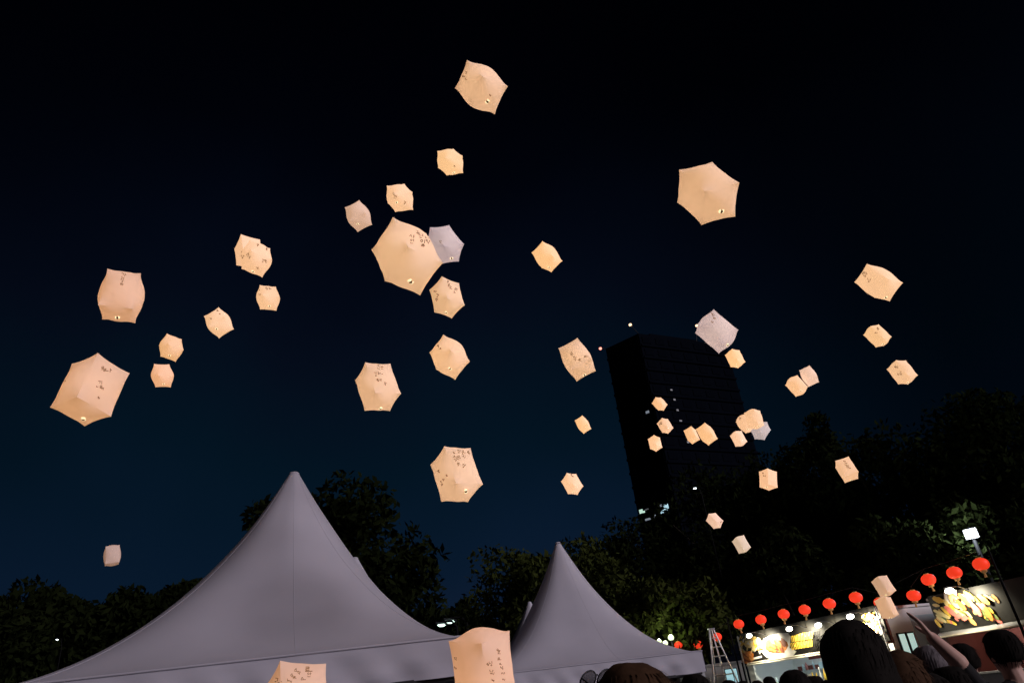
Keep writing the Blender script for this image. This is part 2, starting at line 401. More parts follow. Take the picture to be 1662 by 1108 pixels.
def food_truck():
    root = empty('food_truck', A1)
    W = lambda u, d, z: EV * u + DV * d + Vector((0, 0, z))
    def panel(name, u0, u1, d0, d1, z0, z1, m):
        pts = [W(u0, d0, z0), W(u1, d0, z0), W(u1, d1, z0), W(u0, d1, z0)]
        return MB().prism(pts, (0, 0, z1 - z0)).build(name, MT[m], root)
    dep = 2.1
    panel('lower_wall', 0, L1, 0, .08, .55, 1.18, 'white'); panel('upper_wall', 0, L1, 0, .08, 2.06, 2.95, 'maroon')
    panel('pillar', 0, .35, .002, .08, 1.18, 2.06, 'white'); panel('pillar', L1 - .4, L1, .002, .08, 1.18, 2.06, 'white')
    panel('back_wall', 0, L1, dep - .08, dep, .55, 2.95, 'white')
    panel('end_wall', L1 - .08, L1, .08, dep - .08, .55, 2.95, 'white'); panel('end_wall', 0, .08, .08, dep - .08, .55, 2.95, 'white')
    panel('floor', .08, L1 - .08, .08, dep - .08, .55, .65, 'alu'); panel('roof', -.05, L1 + .05, -.05, dep + .05, 2.953, 3.02, 'white')
    panel('counter', .3, L1 - .35, -.3, -.003, 1.13, 1.178, 'alu')
    panel('pale_blue_panel', L1 + .003, L1 + .02, .95, 1.95, 1.0, 2.72, 'cyan')
    for d0 in (.22, .55):
        f = panel('window', L1 + .003, L1 + .05, d0, d0 + .29, 1.55, 2.3, 'dark'); 
        pts = [W(L1 + .052, d0 + .035, 1.59), W(L1 + .052, d0 + .255, 1.59), W(L1 + .052, d0 + .255, 2.26), W(L1 + .052, d0 + .035, 2.26)]
        MB().prism(pts, EV * .008).build('pane', nosample(mat('lit_pane', (.6, .7, .66), .4, (.66, .95, .86), .55)), f)
    panel('menu_card', 1.0, 2.3, dep - .1, dep - .083, 1.98, 2.4, 'maroon'); panel('fryer_hood', 2.9, 4.9, dep - .8, dep - .083, 2.0, 2.5, 'alu')
    panel('shelf', .4, L1 - .4, dep - .4, dep - .085, 1.62, 1.65, 'alu')
    rg = random.Random(3)
    for i in range(64):
        u = .45 + i * (L1 - 1.0) / 64; z = 1.652 if i % 2 else 1.18; d0 = dep - .32 if i % 2 else .12
        h = rg.uniform(.12, .30) if i % 2 else rg.uniform(.2, .62); w = rg.uniform(.06, .14)
        if rg.random() < .5: MB().lathe([(0, 0), (w * .5, 0), (w * .5, h * .6), (w * .22, h * .8), (w * .22, h), (0, h)], 12, W(u, d0 + .1, z)).build('bottle', MT[rg.choice(['white', 'cyan', 'p_yellow', 'dark', 'rose'])], root)
        else: panel('container', u, u + w * 1.6, d0, d0 + .16, z, z + h * .7, rg.choice(['white', 'cyan', 'alu', 'maroon']))
    for u in (1.6, 4.2):
        tl = MB().tube([W(u, .9, 2.78), W(u + 1.2, .9, 2.78)], .02, 10).build('tube_lamp', MT['lampcool'], root)
        ld = bpy.data.lights.new('tube_light', 'AREA'); ld.energy = 14; ld.color = (.72, .92, 1.0); ld.shape = 'RECTANGLE'; ld.size = 1.2; ld.size_y = .06
        lo = bpy.data.objects.new('tube_light', ld); col.objects.link(lo); lo.parent = tl; lo.location = W(u + .6, .9, 2.74)
        lo.rotation_euler = (0, 0, math.atan2(EV.y, EV.x))
    for u in (1.2, L1 - 1.3):
        mb = MB(); c = W(u, -.02, .38)
        mb.tube([c, c + DV * .22], .38, 24); wh = mb.build('tyre', MT['dark'], root)
        MB().tube([c + FN * .005, c + DV * .02], .2, 18).build('rim', MT['alu'], wh)
    for u, d in ((.3, .5), (L1 - .3, .5), (.3, 1.7), (L1 - .3, 1.7), (3.5, .5), (3.5, 1.7)):
        MB().box(W(u, d, .275), (.08, .08, .55)).build('jack_leg', MT['dark'], root)
    tag(root, 'long chicken food truck with lit serving hatch and white end wall', 'food truck')
    # rails under the sign
    for z, d in ((2.10, -.14), (2.04, -.20)):
        MB().tube([W(.25, d, z), W(L1 - .25, d, z)], .022, 8).build('awning_rail', MT['cream'], root)
    for u in (.3, L1 * .5, L1 - .3): MB().tube([W(u, -.22, 2.04), W(u, .0, 2.12)], .028, 8).build('rail_bracket', MT['cream'], root)
    for u in (0.06, L1 - .06):
        MB().tube([W(u, -.16, 0), W(u, -.16, 3.05)], .03, 8).build('upright', MT['alu'], root)
food_truck()

def print_shapes(parent, p0, items, base):
    """flat printed shapes on a banner plane: each item (material, [photo points]); laid 3 mm apart"""
    o = parent.location
    for i, (nm, mk, pts) in enumerate(items):
        w = [pl(x, y, p0, base + .0009 * (i + 1)) - o for x, y in pts]
        MB().prism(w, FN * .0006).build(nm, MT[mk], parent)

def chicken_banner():
    root = empty('menu_banner', A1)
    W = lambda u, d, z: EV * u + DV * d + Vector((0, 0, z))
    pts = [W(.02, -.06, 2.13), W(L1 - .02, -.06, 2.13), W(L1 - .02, -.02, 2.13), W(.02, -.02, 2.13)]
    MB().prism(pts, (0, 0, .97)).build('banner_board', MT['banner'], root)
    z1 = lambda l: zpts(l, 1180, 1000, 10.256)
    z2 = lambda l: zpts(l, 1300, 980, 8.656)
    items = [('plate_print', 'p_white', z1([(600, 380), (700, 320), (850, 275), (1010, 270), (1060, 330), (1040, 520), (1160, 575), (1100, 650), (900, 700), (750, 708), (650, 670), (590, 610)])),
             ('chicken_print', 'p_orange', z1([(650, 400), (700, 370), (770, 360), (810, 450), (790, 560), (700, 590), (635, 540)])),
             ('chicken_print', 'p_brown', z1([(640, 530), (720, 560), (830, 570), (930, 590), (900, 612), (780, 606), (700, 596)])),
             ('chicken_print', 'p_orange', z1([(880, 395), (940, 390), (1000, 420), (1020, 480), (980, 560), (930, 560), (880, 470)])),
             ('chicken_print', 'p_orange', z1([(790, 335), (850, 400), (920, 470), (960, 540), (955, 600), (890, 605), (830, 540), (775, 440)])),
             ('chicken_print', 'p_brown', z1([(795, 335), (855, 395), (900, 410), (870, 420), (830, 395)])),
             ('fries_print', 'p_yellow', z1([(190, 430), (240, 395), (275, 440), (260, 490), (215, 490)])),
             ('fries_print', 'p_pale', z1([(300, 400), (400, 385), (440, 450), (400, 520), (330, 520), (285, 460)])),
             ('caption_print', 'p_pale', z1([(300, 330), (370, 310), (480, 335), (470, 385), (330, 385)])),
             ('fries_print', 'p_pale', z1([(430, 390), (540, 350), (580, 420), (570, 510), (520, 560), (440, 560), (405, 500)])),
             ('fries_print', 'p_yellow', z1([(470, 470), (500, 450), (510, 560), (470, 565)])),
             ('fries_print', 'p_yellow', z1([(535, 430), (560, 430), (580, 520), (560, 530)])),
             ('spiral_print', 'p_orange', z1([(250, 545), (330, 580), (400, 570), (440, 620), (440, 720), (390, 785), (300, 775), (250, 700), (240, 620)])),
             ('spiral_print', 'p_brown', z1([(245, 590), (310, 630), (440, 715), (430, 735), (300, 655), (245, 610)])),
             ('spiral_print', 'p_brown', z1([(270, 680), (330, 720), (400, 740), (390, 752), (310, 735), (265, 695)])),
             ('caption_print', 'p_white', z1([(440, 680), (575, 648), (582, 680), (440, 715)])),
             ('letters_print', 'p_yellow', z2([(850, 160), (900, 130), (960, 125), (1030, 105), (1035, 200), (970, 220), (930, 240), (880, 215)])),
             ('plate_print', 'p_white', z2([(880, 300), (1010, 270), (1060, 330), (1150, 380), (1130, 430), (990, 470), (930, 420)])),
             ('ham_print', 'p_pink', z2([(930, 400), (985, 365), (1045, 420), (1030, 455), (965, 462)])),
             ('leaf_print', 'p_green', z2([(890, 280), (990, 250), (1060, 230), (1040, 262), (950, 285)])),
             ('fries_print', 'p_pale', z2([(1040, 250), (1090, 230), (1120, 300), (1080, 330)]))]
    rp = random.Random(5)
    def blob(cx, cy, rx, ry, rot, n=9):
        return [(cx + rx * math.cos(t) * math.cos(rot) * w - ry * math.sin(t) * math.sin(rot) * w, cy + rx * math.cos(t) * math.sin(rot) * w + ry * math.sin(t) * math.cos(rot) * w) for t, w in [(2 * math.pi * i / n, rp.uniform(.85, 1.12)) for i in range(n)]]
    for i in range(16):
        items.append(('chicken_print', rp.choice(['p_orange', 'p_orange', 'p_brown', 'p_pale_or']), z1(blob(rp.uniform(670, 990), rp.uniform(400, 580), rp.uniform(40, 75), rp.uniform(16, 30), rp.uniform(.2, 1.2)))))
    for i in range(60):
        items.append(('fries_print', rp.choice(['p_yellow', 'p_pale', 'p_pale', 'p_white']), z1(blob(rp.uniform(210, 580), rp.uniform(345, 590), rp.uniform(22, 50), rp.uniform(8, 14), rp.uniform(.4, 2.2), 7))))
    for i in range(10):
        items.append(('spiral_print', rp.choice(['p_orange', 'p_pale_or', 'p_brown']), z1(blob(rp.uniform(270, 420), rp.uniform(590, 760), rp.uniform(30, 60), rp.uniform(12, 20), rp.uniform(.3, .9)))))
    for i in range(34):
        items.append(('food_print', rp.choice(['p_yellow', 'p_pale', 'p_pink', 'p_white']), z2(blob(rp.uniform(840, 1120), rp.uniform(140, 450), rp.uniform(25, 50), rp.uniform(9, 18), rp.uniform(.2, 2.2), 8))))
    NB_ = len(items)
    # two rows of heavy slanted yellow lettering, unreadable in the photograph: strokes only
    rows = (((1062, 325), (1450, 228), (1075, 425), (1432, 368)), ((1040, 440), (1425, 388), (1075, 560), (1432, 492)))
    rg = random.Random(11)
    for (tl, tr, bl, br) in rows:
        n = 7
        for i in range(n):
            def Q(u, v):
                u_ = (i + .06 + u * .86) / n
                t = Vector(tl).lerp(Vector(tr), u_); b = Vector(bl).lerp(Vector(br), u_); return tuple(t.lerp(b, v))
            k = rg.randrange(3)
            strokes = [[(.02, .05), (.26, .0), (.32, 1), (.08, 1)], [(.56, .0), (.80, .0), (.92, .96), (.68, 1)]]
            strokes.append([[(.08, .8), (.7, .76), (.7, .98), (.08, 1)], [(.05, .0), (.8, .0), (.8, .2), (.05, .22)], [(.2, .36), (.7, .34), (.7, .58), (.2, .6)]][k])
            for st in strokes: items.append(('letter_stroke', 'p_yellow', z1([Q(*q) for q in st])))
    print_shapes(root, A1, items[:NB_], .06)
    o = root.location
    for j, (nm, mk, pts) in enumerate(items[NB_:]):
        w = [pl(x, y, A1, .072 + .0009 * NB_ + .002 * (j % 3)) - o for x, y in pts]
        MB().prism(w, FN * .002).build(nm, MT[mk], root)
    tag(root, 'black menu banner with fried chicken plate and heavy yellow lettering', 'banner')
chicken_banner()

def spot_lamp(x, y, p0, ahead, label, energy=240, target_dz=-.45):
    p = onplane(x, y, p0 + FN * ahead, DV)
    root = empty('sign_spotlight', p)
    wall = DV * (ahead - .0) + Vector((0, 0, .02))
    MB().tube([wall * 1.0 + Vector((0, 0, -.06)), wall * .5 + Vector((0, 0, .08)), (0, 0, .10)], .014, 6).build('arm', MT['dark'], root)
    aim = (DV * ahead + Vector((0, 0, target_dz))).normalized()
    q = aim.to_track_quat('Z', 'Y').to_matrix().to_4x4()
    m = MB(); m.box((0, 0, .085), (.22, .10, .03)); m.build('housing', MT['dark'], root)
    vv = MB().lathe([(0, -.07), (.07, -.06), (.12, -.035), (.14, 0), (.12, .035), (.07, .06), (0, .07)], 20)
    m = MB(); m.add([q @ Vector((v[0], v[1] * .55, v[2])) for v in vv.v], vv.f, True); m.build('lamp_lens', MT['lampglow'], root)
    ld = bpy.data.lights.new('spot', 'SPOT'); ld.energy = energy; ld.color = (1, .90, .66); ld.spot_size = R(130); ld.spot_blend = .7; ld.shadow_soft_size = .08
    lo = bpy.data.objects.new('spot', ld); col.objects.link(lo); lo.parent = root; lo.location = aim * .16
    lo.rotation_euler = (-aim).to_track_quat('Z', 'Y').to_euler()
    tag(root, label, 'spotlight', 'spotlights over the menu banners')
spot_lamp(1281, 1020, A1, .75, 'glaring spotlight above the printed chicken plate')
spot_lamp(1328, 1014, A1, .75, 'glaring spotlight above the end of the yellow lettering')
spot_lamp(1380, 1000, A1, .75, 'glaring spotlight next to the black-haired head on the chicken banner')
spot_lamp(1216, 1031, A1, .75, 'spotlight above the fries printed on the chicken banner', 260)

A2 = Vector((11.0, 21.5, 0)); L2 = 5.2
def sausage_stall():
    root = empty('food_stall', A2)
    W = lambda u, d, z: EV * u + DV * d + Vector((0, 0, z))
    def panel(name, u0, u1, d0, d1, z0, z1, m):
        return MB().prism([W(u0, d0, z0), W(u1, d0, z0), W(u1, d1, z0), W(u0, d1, z0)], (0, 0, z1 - z0)).build(name, MT[m], root)
    panel('counter_wall', 0, L2, 0, .08, 0, 1.1, 'white'); panel('upper_wall', 0, L2, 0, .08, 2.05, 3.0, 'maroon')
    panel('back_wall', 0, L2, 1.9, 2.0, 0, 3.0, 'rose'); panel('end_wall', 0, .08, .08, 1.9, 0, 3.0, 'maroon'); panel('end_wall', L2 - .08, L2, .08, 1.9, 0, 3.0, 'white')
    panel('roof', -.05, L2 + .05, -.05, 2.05, 3.003, 3.07, 'white'); panel('counter', 0, L2, -.3, -.003, 1.06, 1.1, 'alu')
    aw = MB().prism([W(0, -.02, 2.13), W(L2, -.02, 2.13), W(L2, -.35, 2.02), W(0, -.35, 2.02)], (0, 0, .03)).build('awning', MT['alu'], root)
    MB().tube([W(.02, -.36, 2.03), W(L2, -.36, 2.03)], .025, 8).build('awning_rail', MT['cream'], root)
    MB().tube([W(.0, -.36, 0), W(.0, -.36, 2.05)], .025, 8).build('upright', MT['alu'], root)
    rg = random.Random(9)
    for i in range(9):
        panel('container', .4 + i * .5, .62 + i * .5, 1.5, 1.8, 1.3, 1.5 + rg.uniform(0, .3), rg.choice(['white', 'rose', 'dark', 'cyan']))
    tl = MB().tube([W(.8, 1.0, 2.7), W(2.2, 1.0, 2.7)], .02, 10).build('tube_lamp', MT['lampglow'], root)
    ld = bpy.data.lights.new('tube_light', 'AREA'); ld.energy = 12; ld.color = (1, .85, .75); ld.shape = 'RECTANGLE'; ld.size = 1.4; ld.size_y = .06
    lo = bpy.data.objects.new('tube_light', ld); col.objects.link(lo); lo.parent = tl; lo.location = W(1.5, 1.0, 2.66); lo.rotation_euler = (0, 0, math.atan2(EV.y, EV.x))
    tag(root, 'rose-walled snack stall beside the white end of the chicken truck', 'food stall')
    bn = empty('menu_banner', A2)
    MB().prism([W(.02, -.06, 2.16), W(L2, -.06, 2.16), W(L2, -.02, 2.16), W(.02, -.02, 2.16)], (0, 0, .96)).build('banner_board', MT['banner'], bn)
    z3 = lambda l: zpts(l, 1430, 900, 5.329)
    def saus(a, b, w, mk):
        a, b = Vector(a), Vector(b); t = (b - a).normalized(); n = Vector((-t.y, t.x)); w /= 2
        return ('sausage_print', mk, z3([a + n * w * .6 , a - t * w * .6, a - n * w * .6, a.lerp(b, .5) - n * w, b - n * w * .6, b + t * w * .6, b + n * w * .6, a.lerp(b, .5) + n * w]))
    items = [('plate_print', 'p_white', z3([(540, 320), (650, 300), (660, 400), (600, 430), (550, 400)])),
             saus((455, 375), (530, 400), 50, 'p_yellow'), saus((450, 430), (500, 440), 30, 'p_pale'), saus((460, 480), (590, 545), 36, 'p_pale'),
             saus((520, 455), (600, 530), 26, 'p_yellow'), saus((490, 540), (560, 580), 30, 'p_pale'), saus((590, 330), (610, 400), 40, 'p_pale'),
             saus((555, 450), (660, 530), 46, 'p_pink'), saus((675, 340), (770, 440), 40, 'p_orange'), saus((650, 390), (730, 470), 34, 'p_orange'),
             saus((650, 520), (690, 530), 60, 'p_pink'), saus((705, 545), (740, 545), 56, 'p_pink'), saus((720, 320), (800, 380), 40, 'p_yellow'),
             saus((780, 420), (860, 520), 46, 'p_pink'), saus((840, 350), (930, 420), 46, 'p_yellow'), saus((900, 460), (960, 560), 46, 'p_orange')]
    rp = random.Random(8)
    for i in range(70):
        a = (rp.uniform(450, 980), rp.uniform(330, 570)); L_ = rp.uniform(30, 90); an = rp.uniform(.4, .9)
        items.insert(1, saus(a, (a[0] + L_ * math.cos(an), a[1] + L_ * math.sin(an)), rp.uniform(18, 36), rp.choice(['p_pale', 'p_yellow', 'p_pale', 'p_pale_or', 'p_green', 'p_pink'])))
    print_shapes(bn, A2, items, .06)
    tag(bn, 'menu banner printed with pink sausages and yellow skewers', 'banner')
sausage_stall()
spot_lamp(1541, 958, A2, .75, 'glaring spotlight above the printed pink sausages', 200)

def booth():
    c = Vector((6.35, 31.2, 0)); root = empty('ticket_booth', c)
    MB().box((0, 0, 1.1), (2.2, 1.8, 2.2)).build('wall', MT['white'], root)
    MB().box((0, 0, 2.235), (2.34, 1.94, .07)).build('roof', MT['alu'], root)
    for x in (-.82, .62):
        f = MB().box((x, -.915, 1.62), (.5, .03, .85)).build('window', MT['dark'], root)
        MB().box((x, -.935, 1.62), (.44, .012, .79)).build('pane', nosample(mat('lit_pane_blue', (.5, .7, .75), .4, (.50, .88, .95), .62)), f)
        MB().box((x + .06, -.944, 1.62), (.025, .006, .79)).build('mullion', MT['dark'], f)
    tag(root, 'pale ticket booth with cyan lit windows behind the stepladder', 'booth')
booth()

def ladder():
    top = atd(1153, 1021, 28.4); a = atd(1156, 1083, 28.4); b = atd(1180, 1078, 28.4)
    base = Vector(((a.x + b.x) / 2, (a.y + b.y) / 2, 0)); root = empty('step_ladder', base)
    k = top.z / (top.z - (a.z + b.z) / 2)
    A = Vector((top.x + (a.x - top.x) * k, base.y - .5, 0)) - base; B = Vector((top.x + (b.x - top.x) * k, base.y - .5, 0)) - base
    T = Vector((top.x - base.x, 0, top.z)); mid = (A + B) / 2
    rails = [(A, T + Vector((-.05, -.03, 0))), (B, T + Vector((.10, -.03, 0)))]
    for p, q in rails: MB().tube([p, q], .03, 8).build('side_rail', MT['alu'], root)
    for dx in (-.3, .3): MB().tube([(mid.x + dx, .6, 0), T + Vector((.02 + dx * .1, .03, 0))], .026, 8).build('rear_leg', MT['alu'], root)
    MB().tube([mid + Vector((0, .01, 0)), T + Vector((.03, -.02, 0))], .016, 8).build('centre_rail', MT['alu'], root)
    for i in range(1, 11):
        t = i / 11
        MB().tube([rails[0][0].lerp(rails[0][1], t), rails[1][0].lerp(rails[1][1], t)], .022, 8).build('rung', MT['alu'], root)
    MB().box(T + Vector((.03, 0, .02)), (.24, .16, .04)).build('top_cap', MT['alu'], root)
    tag(root, 'tall aluminium stepladder tapering to its top in front of the booth', 'ladder')
ladder()

# ------------------------------------------------------------------ red lanterns
def red_lantern(p, s, label, seed):
    root = empty('red_lantern', p, (R(random.Random(seed).uniform(-8, 8)), R(random.Random(seed + 1).uniform(-8, 8)), seed))
    prof = [(.20 * s * math.cos(a) ** .8 if abs(a) < 1.5 else .05 * s, .155 * s * math.sin(a)) for a in [R(-72 + 144 * i / 16) for i in range(17)]]
    MB().lathe(prof, 32, rib=lambda k: 1 - .03 * (k % 2)).build('globe', MT['red'], root)
    MB().lathe([(0, .146 * s), (.07 * s, .146 * s), (.07 * s, .175 * s), (0, .175 * s)], 16).build('top_cap', MT['gold'], root)
    MB().lathe([(0, -.146 * s), (.085 * s, -.146 * s), (.075 * s, -.20 * s), (.05 * s, -.215 * s), (0, -.215 * s)], 16).build('bottom_cap', MT['gold'], root)
    MB().tube([(0, 0, -.215 * s), (.01, 0, -.33 * s)], [.02 * s, .035 * s], 8).build('tassel', MT['gold'], root)
    MB().tube([(0, 0, .175 * s), (0, 0, .25 * s)], .006, 5).build('hook', MT['wire'], root)
    tag(root, label, 'lantern', 'red lanterns strung over the stalls')
    return root
SPAN = [(1199, 1012), (1235, 1005), (1272, 996), (1306, 989), (1346, 979), (1389, 969), (1428, 977), (1507, 940), (1549, 929), (1592, 915)]
pts_w = []
for i, (x, y) in enumerate(SPAN):
    p = atz(x, y, 3.5 if i != 6 else 3.34); pts_w.append(p + Vector((0, 0, .30)))
    if i < 6: l = ['red lantern nearest the grey wire post, above the printed fries', 'red lantern above the printed white plate edge', 'red lantern straight above the printed chicken plate', 'red lantern above the yellow lettering', 'red lantern directly above the black-haired head', 'red lantern beside the stacked dull paper lanterns'][i]
    elif i == 6: l = 'red lantern mostly hidden behind the lower of two stacked paper lanterns'
    else: l = ['red lantern over the corner of the sausage banner', 'red lantern above the sausage banner, in the middle of its string', 'red lantern closest to the post past the sausage banner'][i - 7]
    red_lantern(p, 1.0 if i < 6 else .95, l, i)
p = atz(1483, 966, 3.22); red_lantern(p, .95, 'red lantern hanging low with a long yellow tassel above the raised hand', 20)
p11 = atz(1164, 1033, 3.25); red_lantern(p11, .95, 'red lantern beside the top of the stepladder', 21)
p12 = atz(1133, 1045.5, 3.2); red_lantern(p12, .98, 'red lantern touching the corner of the smaller white tent', 22)
p13 = atz(1101, 1046, 3.25); red_lantern(p13, .9, 'red lantern half hidden behind the smaller tent roof', 23)
w = MB(); chain = [p13 + Vector((0, 0, .26)), p12 + Vector((0, 0, .26)), p11 + Vector((0, 0, .26))] + pts_w
w.tube(chain, .009, 5)
tag(w.build('lantern_wire', MT['wire']), 'thin black wire that carries the row of red lanterns', 'wire')
w = MB(); w.tube([p + Vector((0, 0, .24)), pts_w[7]], .009, 5)
tag(w.build('lantern_wire', MT['wire']), 'short black wire holding the low red lantern with the long tassel', 'wire')
for q, l in ((pts_w[0] + Vector((-.28, .5, 0)), 'thin grey post holding the lantern wire beside the chicken banner'), (pts_w[-1] + Vector((.2, -.2, 0)), 'thin grey post holding the lantern wire past the sausage banner')):
    root = empty('wire_post', (q.x, q.y, 0))
    MB().tube([(0, 0, 0), (0, 0, q.z + .05)], [.04, .028], 10).build('post', MT['black'], root)
    MB().box((0, 0, .015), (.4, .4, .03)).build('base_plate', MT['dark'], root)
    tag(root, l, 'post')

# ------------------------------------------------------------------ lamps
def globe_lamp(x, y, D, r, label, energy, colr, mk):
    p = atd(x, y, D); root = empty('globe_lamp', (p.x, p.y, 0))
    MB().tube([(0, 0, 0), (0, 0, p.z - r)], [.06, .04], 10).build('post', MT['dark'], root)
    MB().lathe([(.0, -r), (r * .5, -r * .85), (r * .87, -r * .5), (r, 0), (r * .87, r * .5), (r * .5, r * .85), (0, r)], 18, (0, 0, p.z)).build('globe', MT[mk], root)
    MB().lathe([(0, -r * 1.25), (r * .4, -r * 1.25), (r * .55, -r * .84), (0, -r * .84)], 14, (0, 0, p.z)).build('collar', MT['dark'], root)
    if energy:
        ld = bpy.data.lights.new('globe_light', 'POINT'); ld.energy = energy; ld.color = colr; ld.shadow_soft_size = r
        lo = bpy.data.objects.new('globe_light', ld); col.objects.link(lo); lo.parent = root; lo.location = (0, 0, p.z + r + .12)
    tag(root, label, 'lamp', 'globe lamps in the trees')
globe_lamp(1070, 1040, 32.5, .10, 'pale globe lamp peeping over the smaller tent roof edge', 28, (1, 1, .7), 'globe')
globe_lamp(1080, 1043, 32.6, .11, 'paler globe lamp just above the tent roof near the red lantern', 0, (1, 1, .7), 'globe')
globe_lamp(1089, 1034, 33.2, .13, 'green globe lamp among the yellow-green leaves', 24, (.85, 1, .5), 'globe')
def street_lamp(x, y, D, label, mk='lampgreen', s=1.0, energy=0, colr=(1, 1, 1), facing=-1):
    p = atd(x, y, D); root = empty('street_lamp', (p.x + .8 * s, p.y + .1, 0))
    MB().tube([(0, 0, 0), (0, 0, p.z - .3), (-.25 * s, -.03, p.z + .12 * s), (-.8 * s, -.1, p.z + .14 * s)], [.11 * s, .08 * s, .06 * s, .05 * s], 10).build('pole', MT['black'], root)
    q = Matrix.Rotation(R(12), 4, 'Y')
    c = Vector((-.8 * s, -.1, p.z + .06 * s))
    MB().box((0, 0, 0), (.62 * s, .3 * s, .1 * s), Matrix.Translation(c) @ q).build('lamp_head', MT['dark'], root)
    MB().lathe([(0, -.12 * s), (.14 * s, -.10 * s), (.22 * s, -.04 * s), (.24 * s, 0)], 16, tuple(c - Vector((0, 0, .05 * s)))).build('lamp_lens', MT[mk], root)
    if energy:
        ld = bpy.data.lights.new('lamp_light', 'POINT'); ld.energy = energy; ld.color = colr; ld.shadow_soft_size = .15
        lo = bpy.data.objects.new('lamp_light', ld); col.objects.link(lo); lo.parent = root; lo.location = c - Vector((0, 0, .3 * s))
    tag(root, label, 'street lamp')
street_lamp(717, 1013, 60, 'green-white street lamp close above the near tent slope', s=1.5)
street_lamp(731, 1007.5, 61, 'green-white street lamp a little higher than its twin', s=1.7)
street_lamp(93, 1037, 33, 'small white lamp showing through the bushy tree', 'lampcool', .2)
street_lamp(1128, 792, 42.0, 'tiny white lamp in front of the dark tree at the tower foot', 'lampcool', .4)
def flood():
    p = atd(1577, 866, 34.6); root = empty('floodlight_mast', (p.x, p.y, 0))
    MB().tube([(0, 0, 0), (0, 0, p.z + .25)], [.12, .07], 12).build('pole', MT['black'], root)
    aim = (EYE - Vector((p.x, p.y, p.z)) + Vector((-6, 0, 4))).normalized()
    q = aim.to_track_quat('Z', 'Y').to_matrix().to_4x4(); q.translation = Vector((0, 0, p.z)) + aim * .16
    MB().box((0, 0, -.06), (.5, .4, .1), q).build('housing', MT['dark'], root)
    MB().box((0, 0, .003), (.44, .34, .02), q).build('lamp_face', nosample(mat('flood_face', (.8, .8, .8), .4, (.86, .93, 1.0), 14)), root)
    ld = bpy.data.lights.new('flood_light', 'POINT'); ld.energy = 520; ld.color = (.86, .93, 1.0); ld.shadow_soft_size = .2
    lo = bpy.data.objects.new('flood_light', ld); col.objects.link(lo); lo.parent = root; lo.location = Vector((0, 0, p.z)) + aim * .5
    tag(root, 'bright white floodlight on a mast among the trees', 'floodlight')
flood()

# ------------------------------------------------------------------ people
def capsule(bm_v, bm_f, p0, r0, p1, r1, n=12):
    p0, p1 = Vector(p0), Vector(p1); ax = p1 - p0; L = ax.length
    q = (ax.normalized() if L > 1e-6 else Vector((0, 0, 1))).to_track_quat('Z', 'Y').to_matrix()
    rings = []
    for a in (-90, -60, -30, 0): rings.append((p0, r0 * math.cos(R(a)), r0 * math.sin(R(a))))
    for a in (0, 30, 60, 90): rings.append((p1, r1 * math.cos(R(a)), r1 * math.sin(R(a))))
    o = len(bm_v)
    for c, rr, h in rings:
        for k in range(n):
            t = 2 * math.pi * k / n
            bm_v.append(c + q @ Vector((max(rr, 1e-4) * math.cos(t), max(rr, 1e-4) * math.sin(t), h)))
    for i in range(len(rings) - 1):
        for k in range(n):
            bm_f.append((o + i * n + k, o + i * n + (k + 1) % n, o + (i + 1) * n + (k + 1) % n, o + (i + 1) * n + k))
    bm_f.append(tuple(o + k for k in reversed(range(n)))); bm_f.append(tuple(o + (len(rings) - 1) * n + k for k in range(n)))
def ellipsoid(bm_v, bm_f, c, r, n=16, m=10):
    o = len(bm_v); c = Vector(c)
    for i in range(m + 1):
        a = -math.pi / 2 + math.pi * i / m
        for k in range(n):
            t = 2 * math.pi * k / n
            bm_v.append(c + Vector((r[0] * max(math.cos(a), 1e-3) * math.cos(t), r[1] * max(math.cos(a), 1e-3) * math.sin(t), r[2] * math.sin(a))))
    for i in range(m):
        for k in range(n):
            bm_f.append((o + i * n + k, o + i * n + (k + 1) % n, o + (i + 1) * n + (k + 1) % n, o + (i + 1) * n + k))
    bm_f.append(tuple(o + k for k in reversed(range(n)))); bm_f.append(tuple(o + m * n + k for k in range(n)))

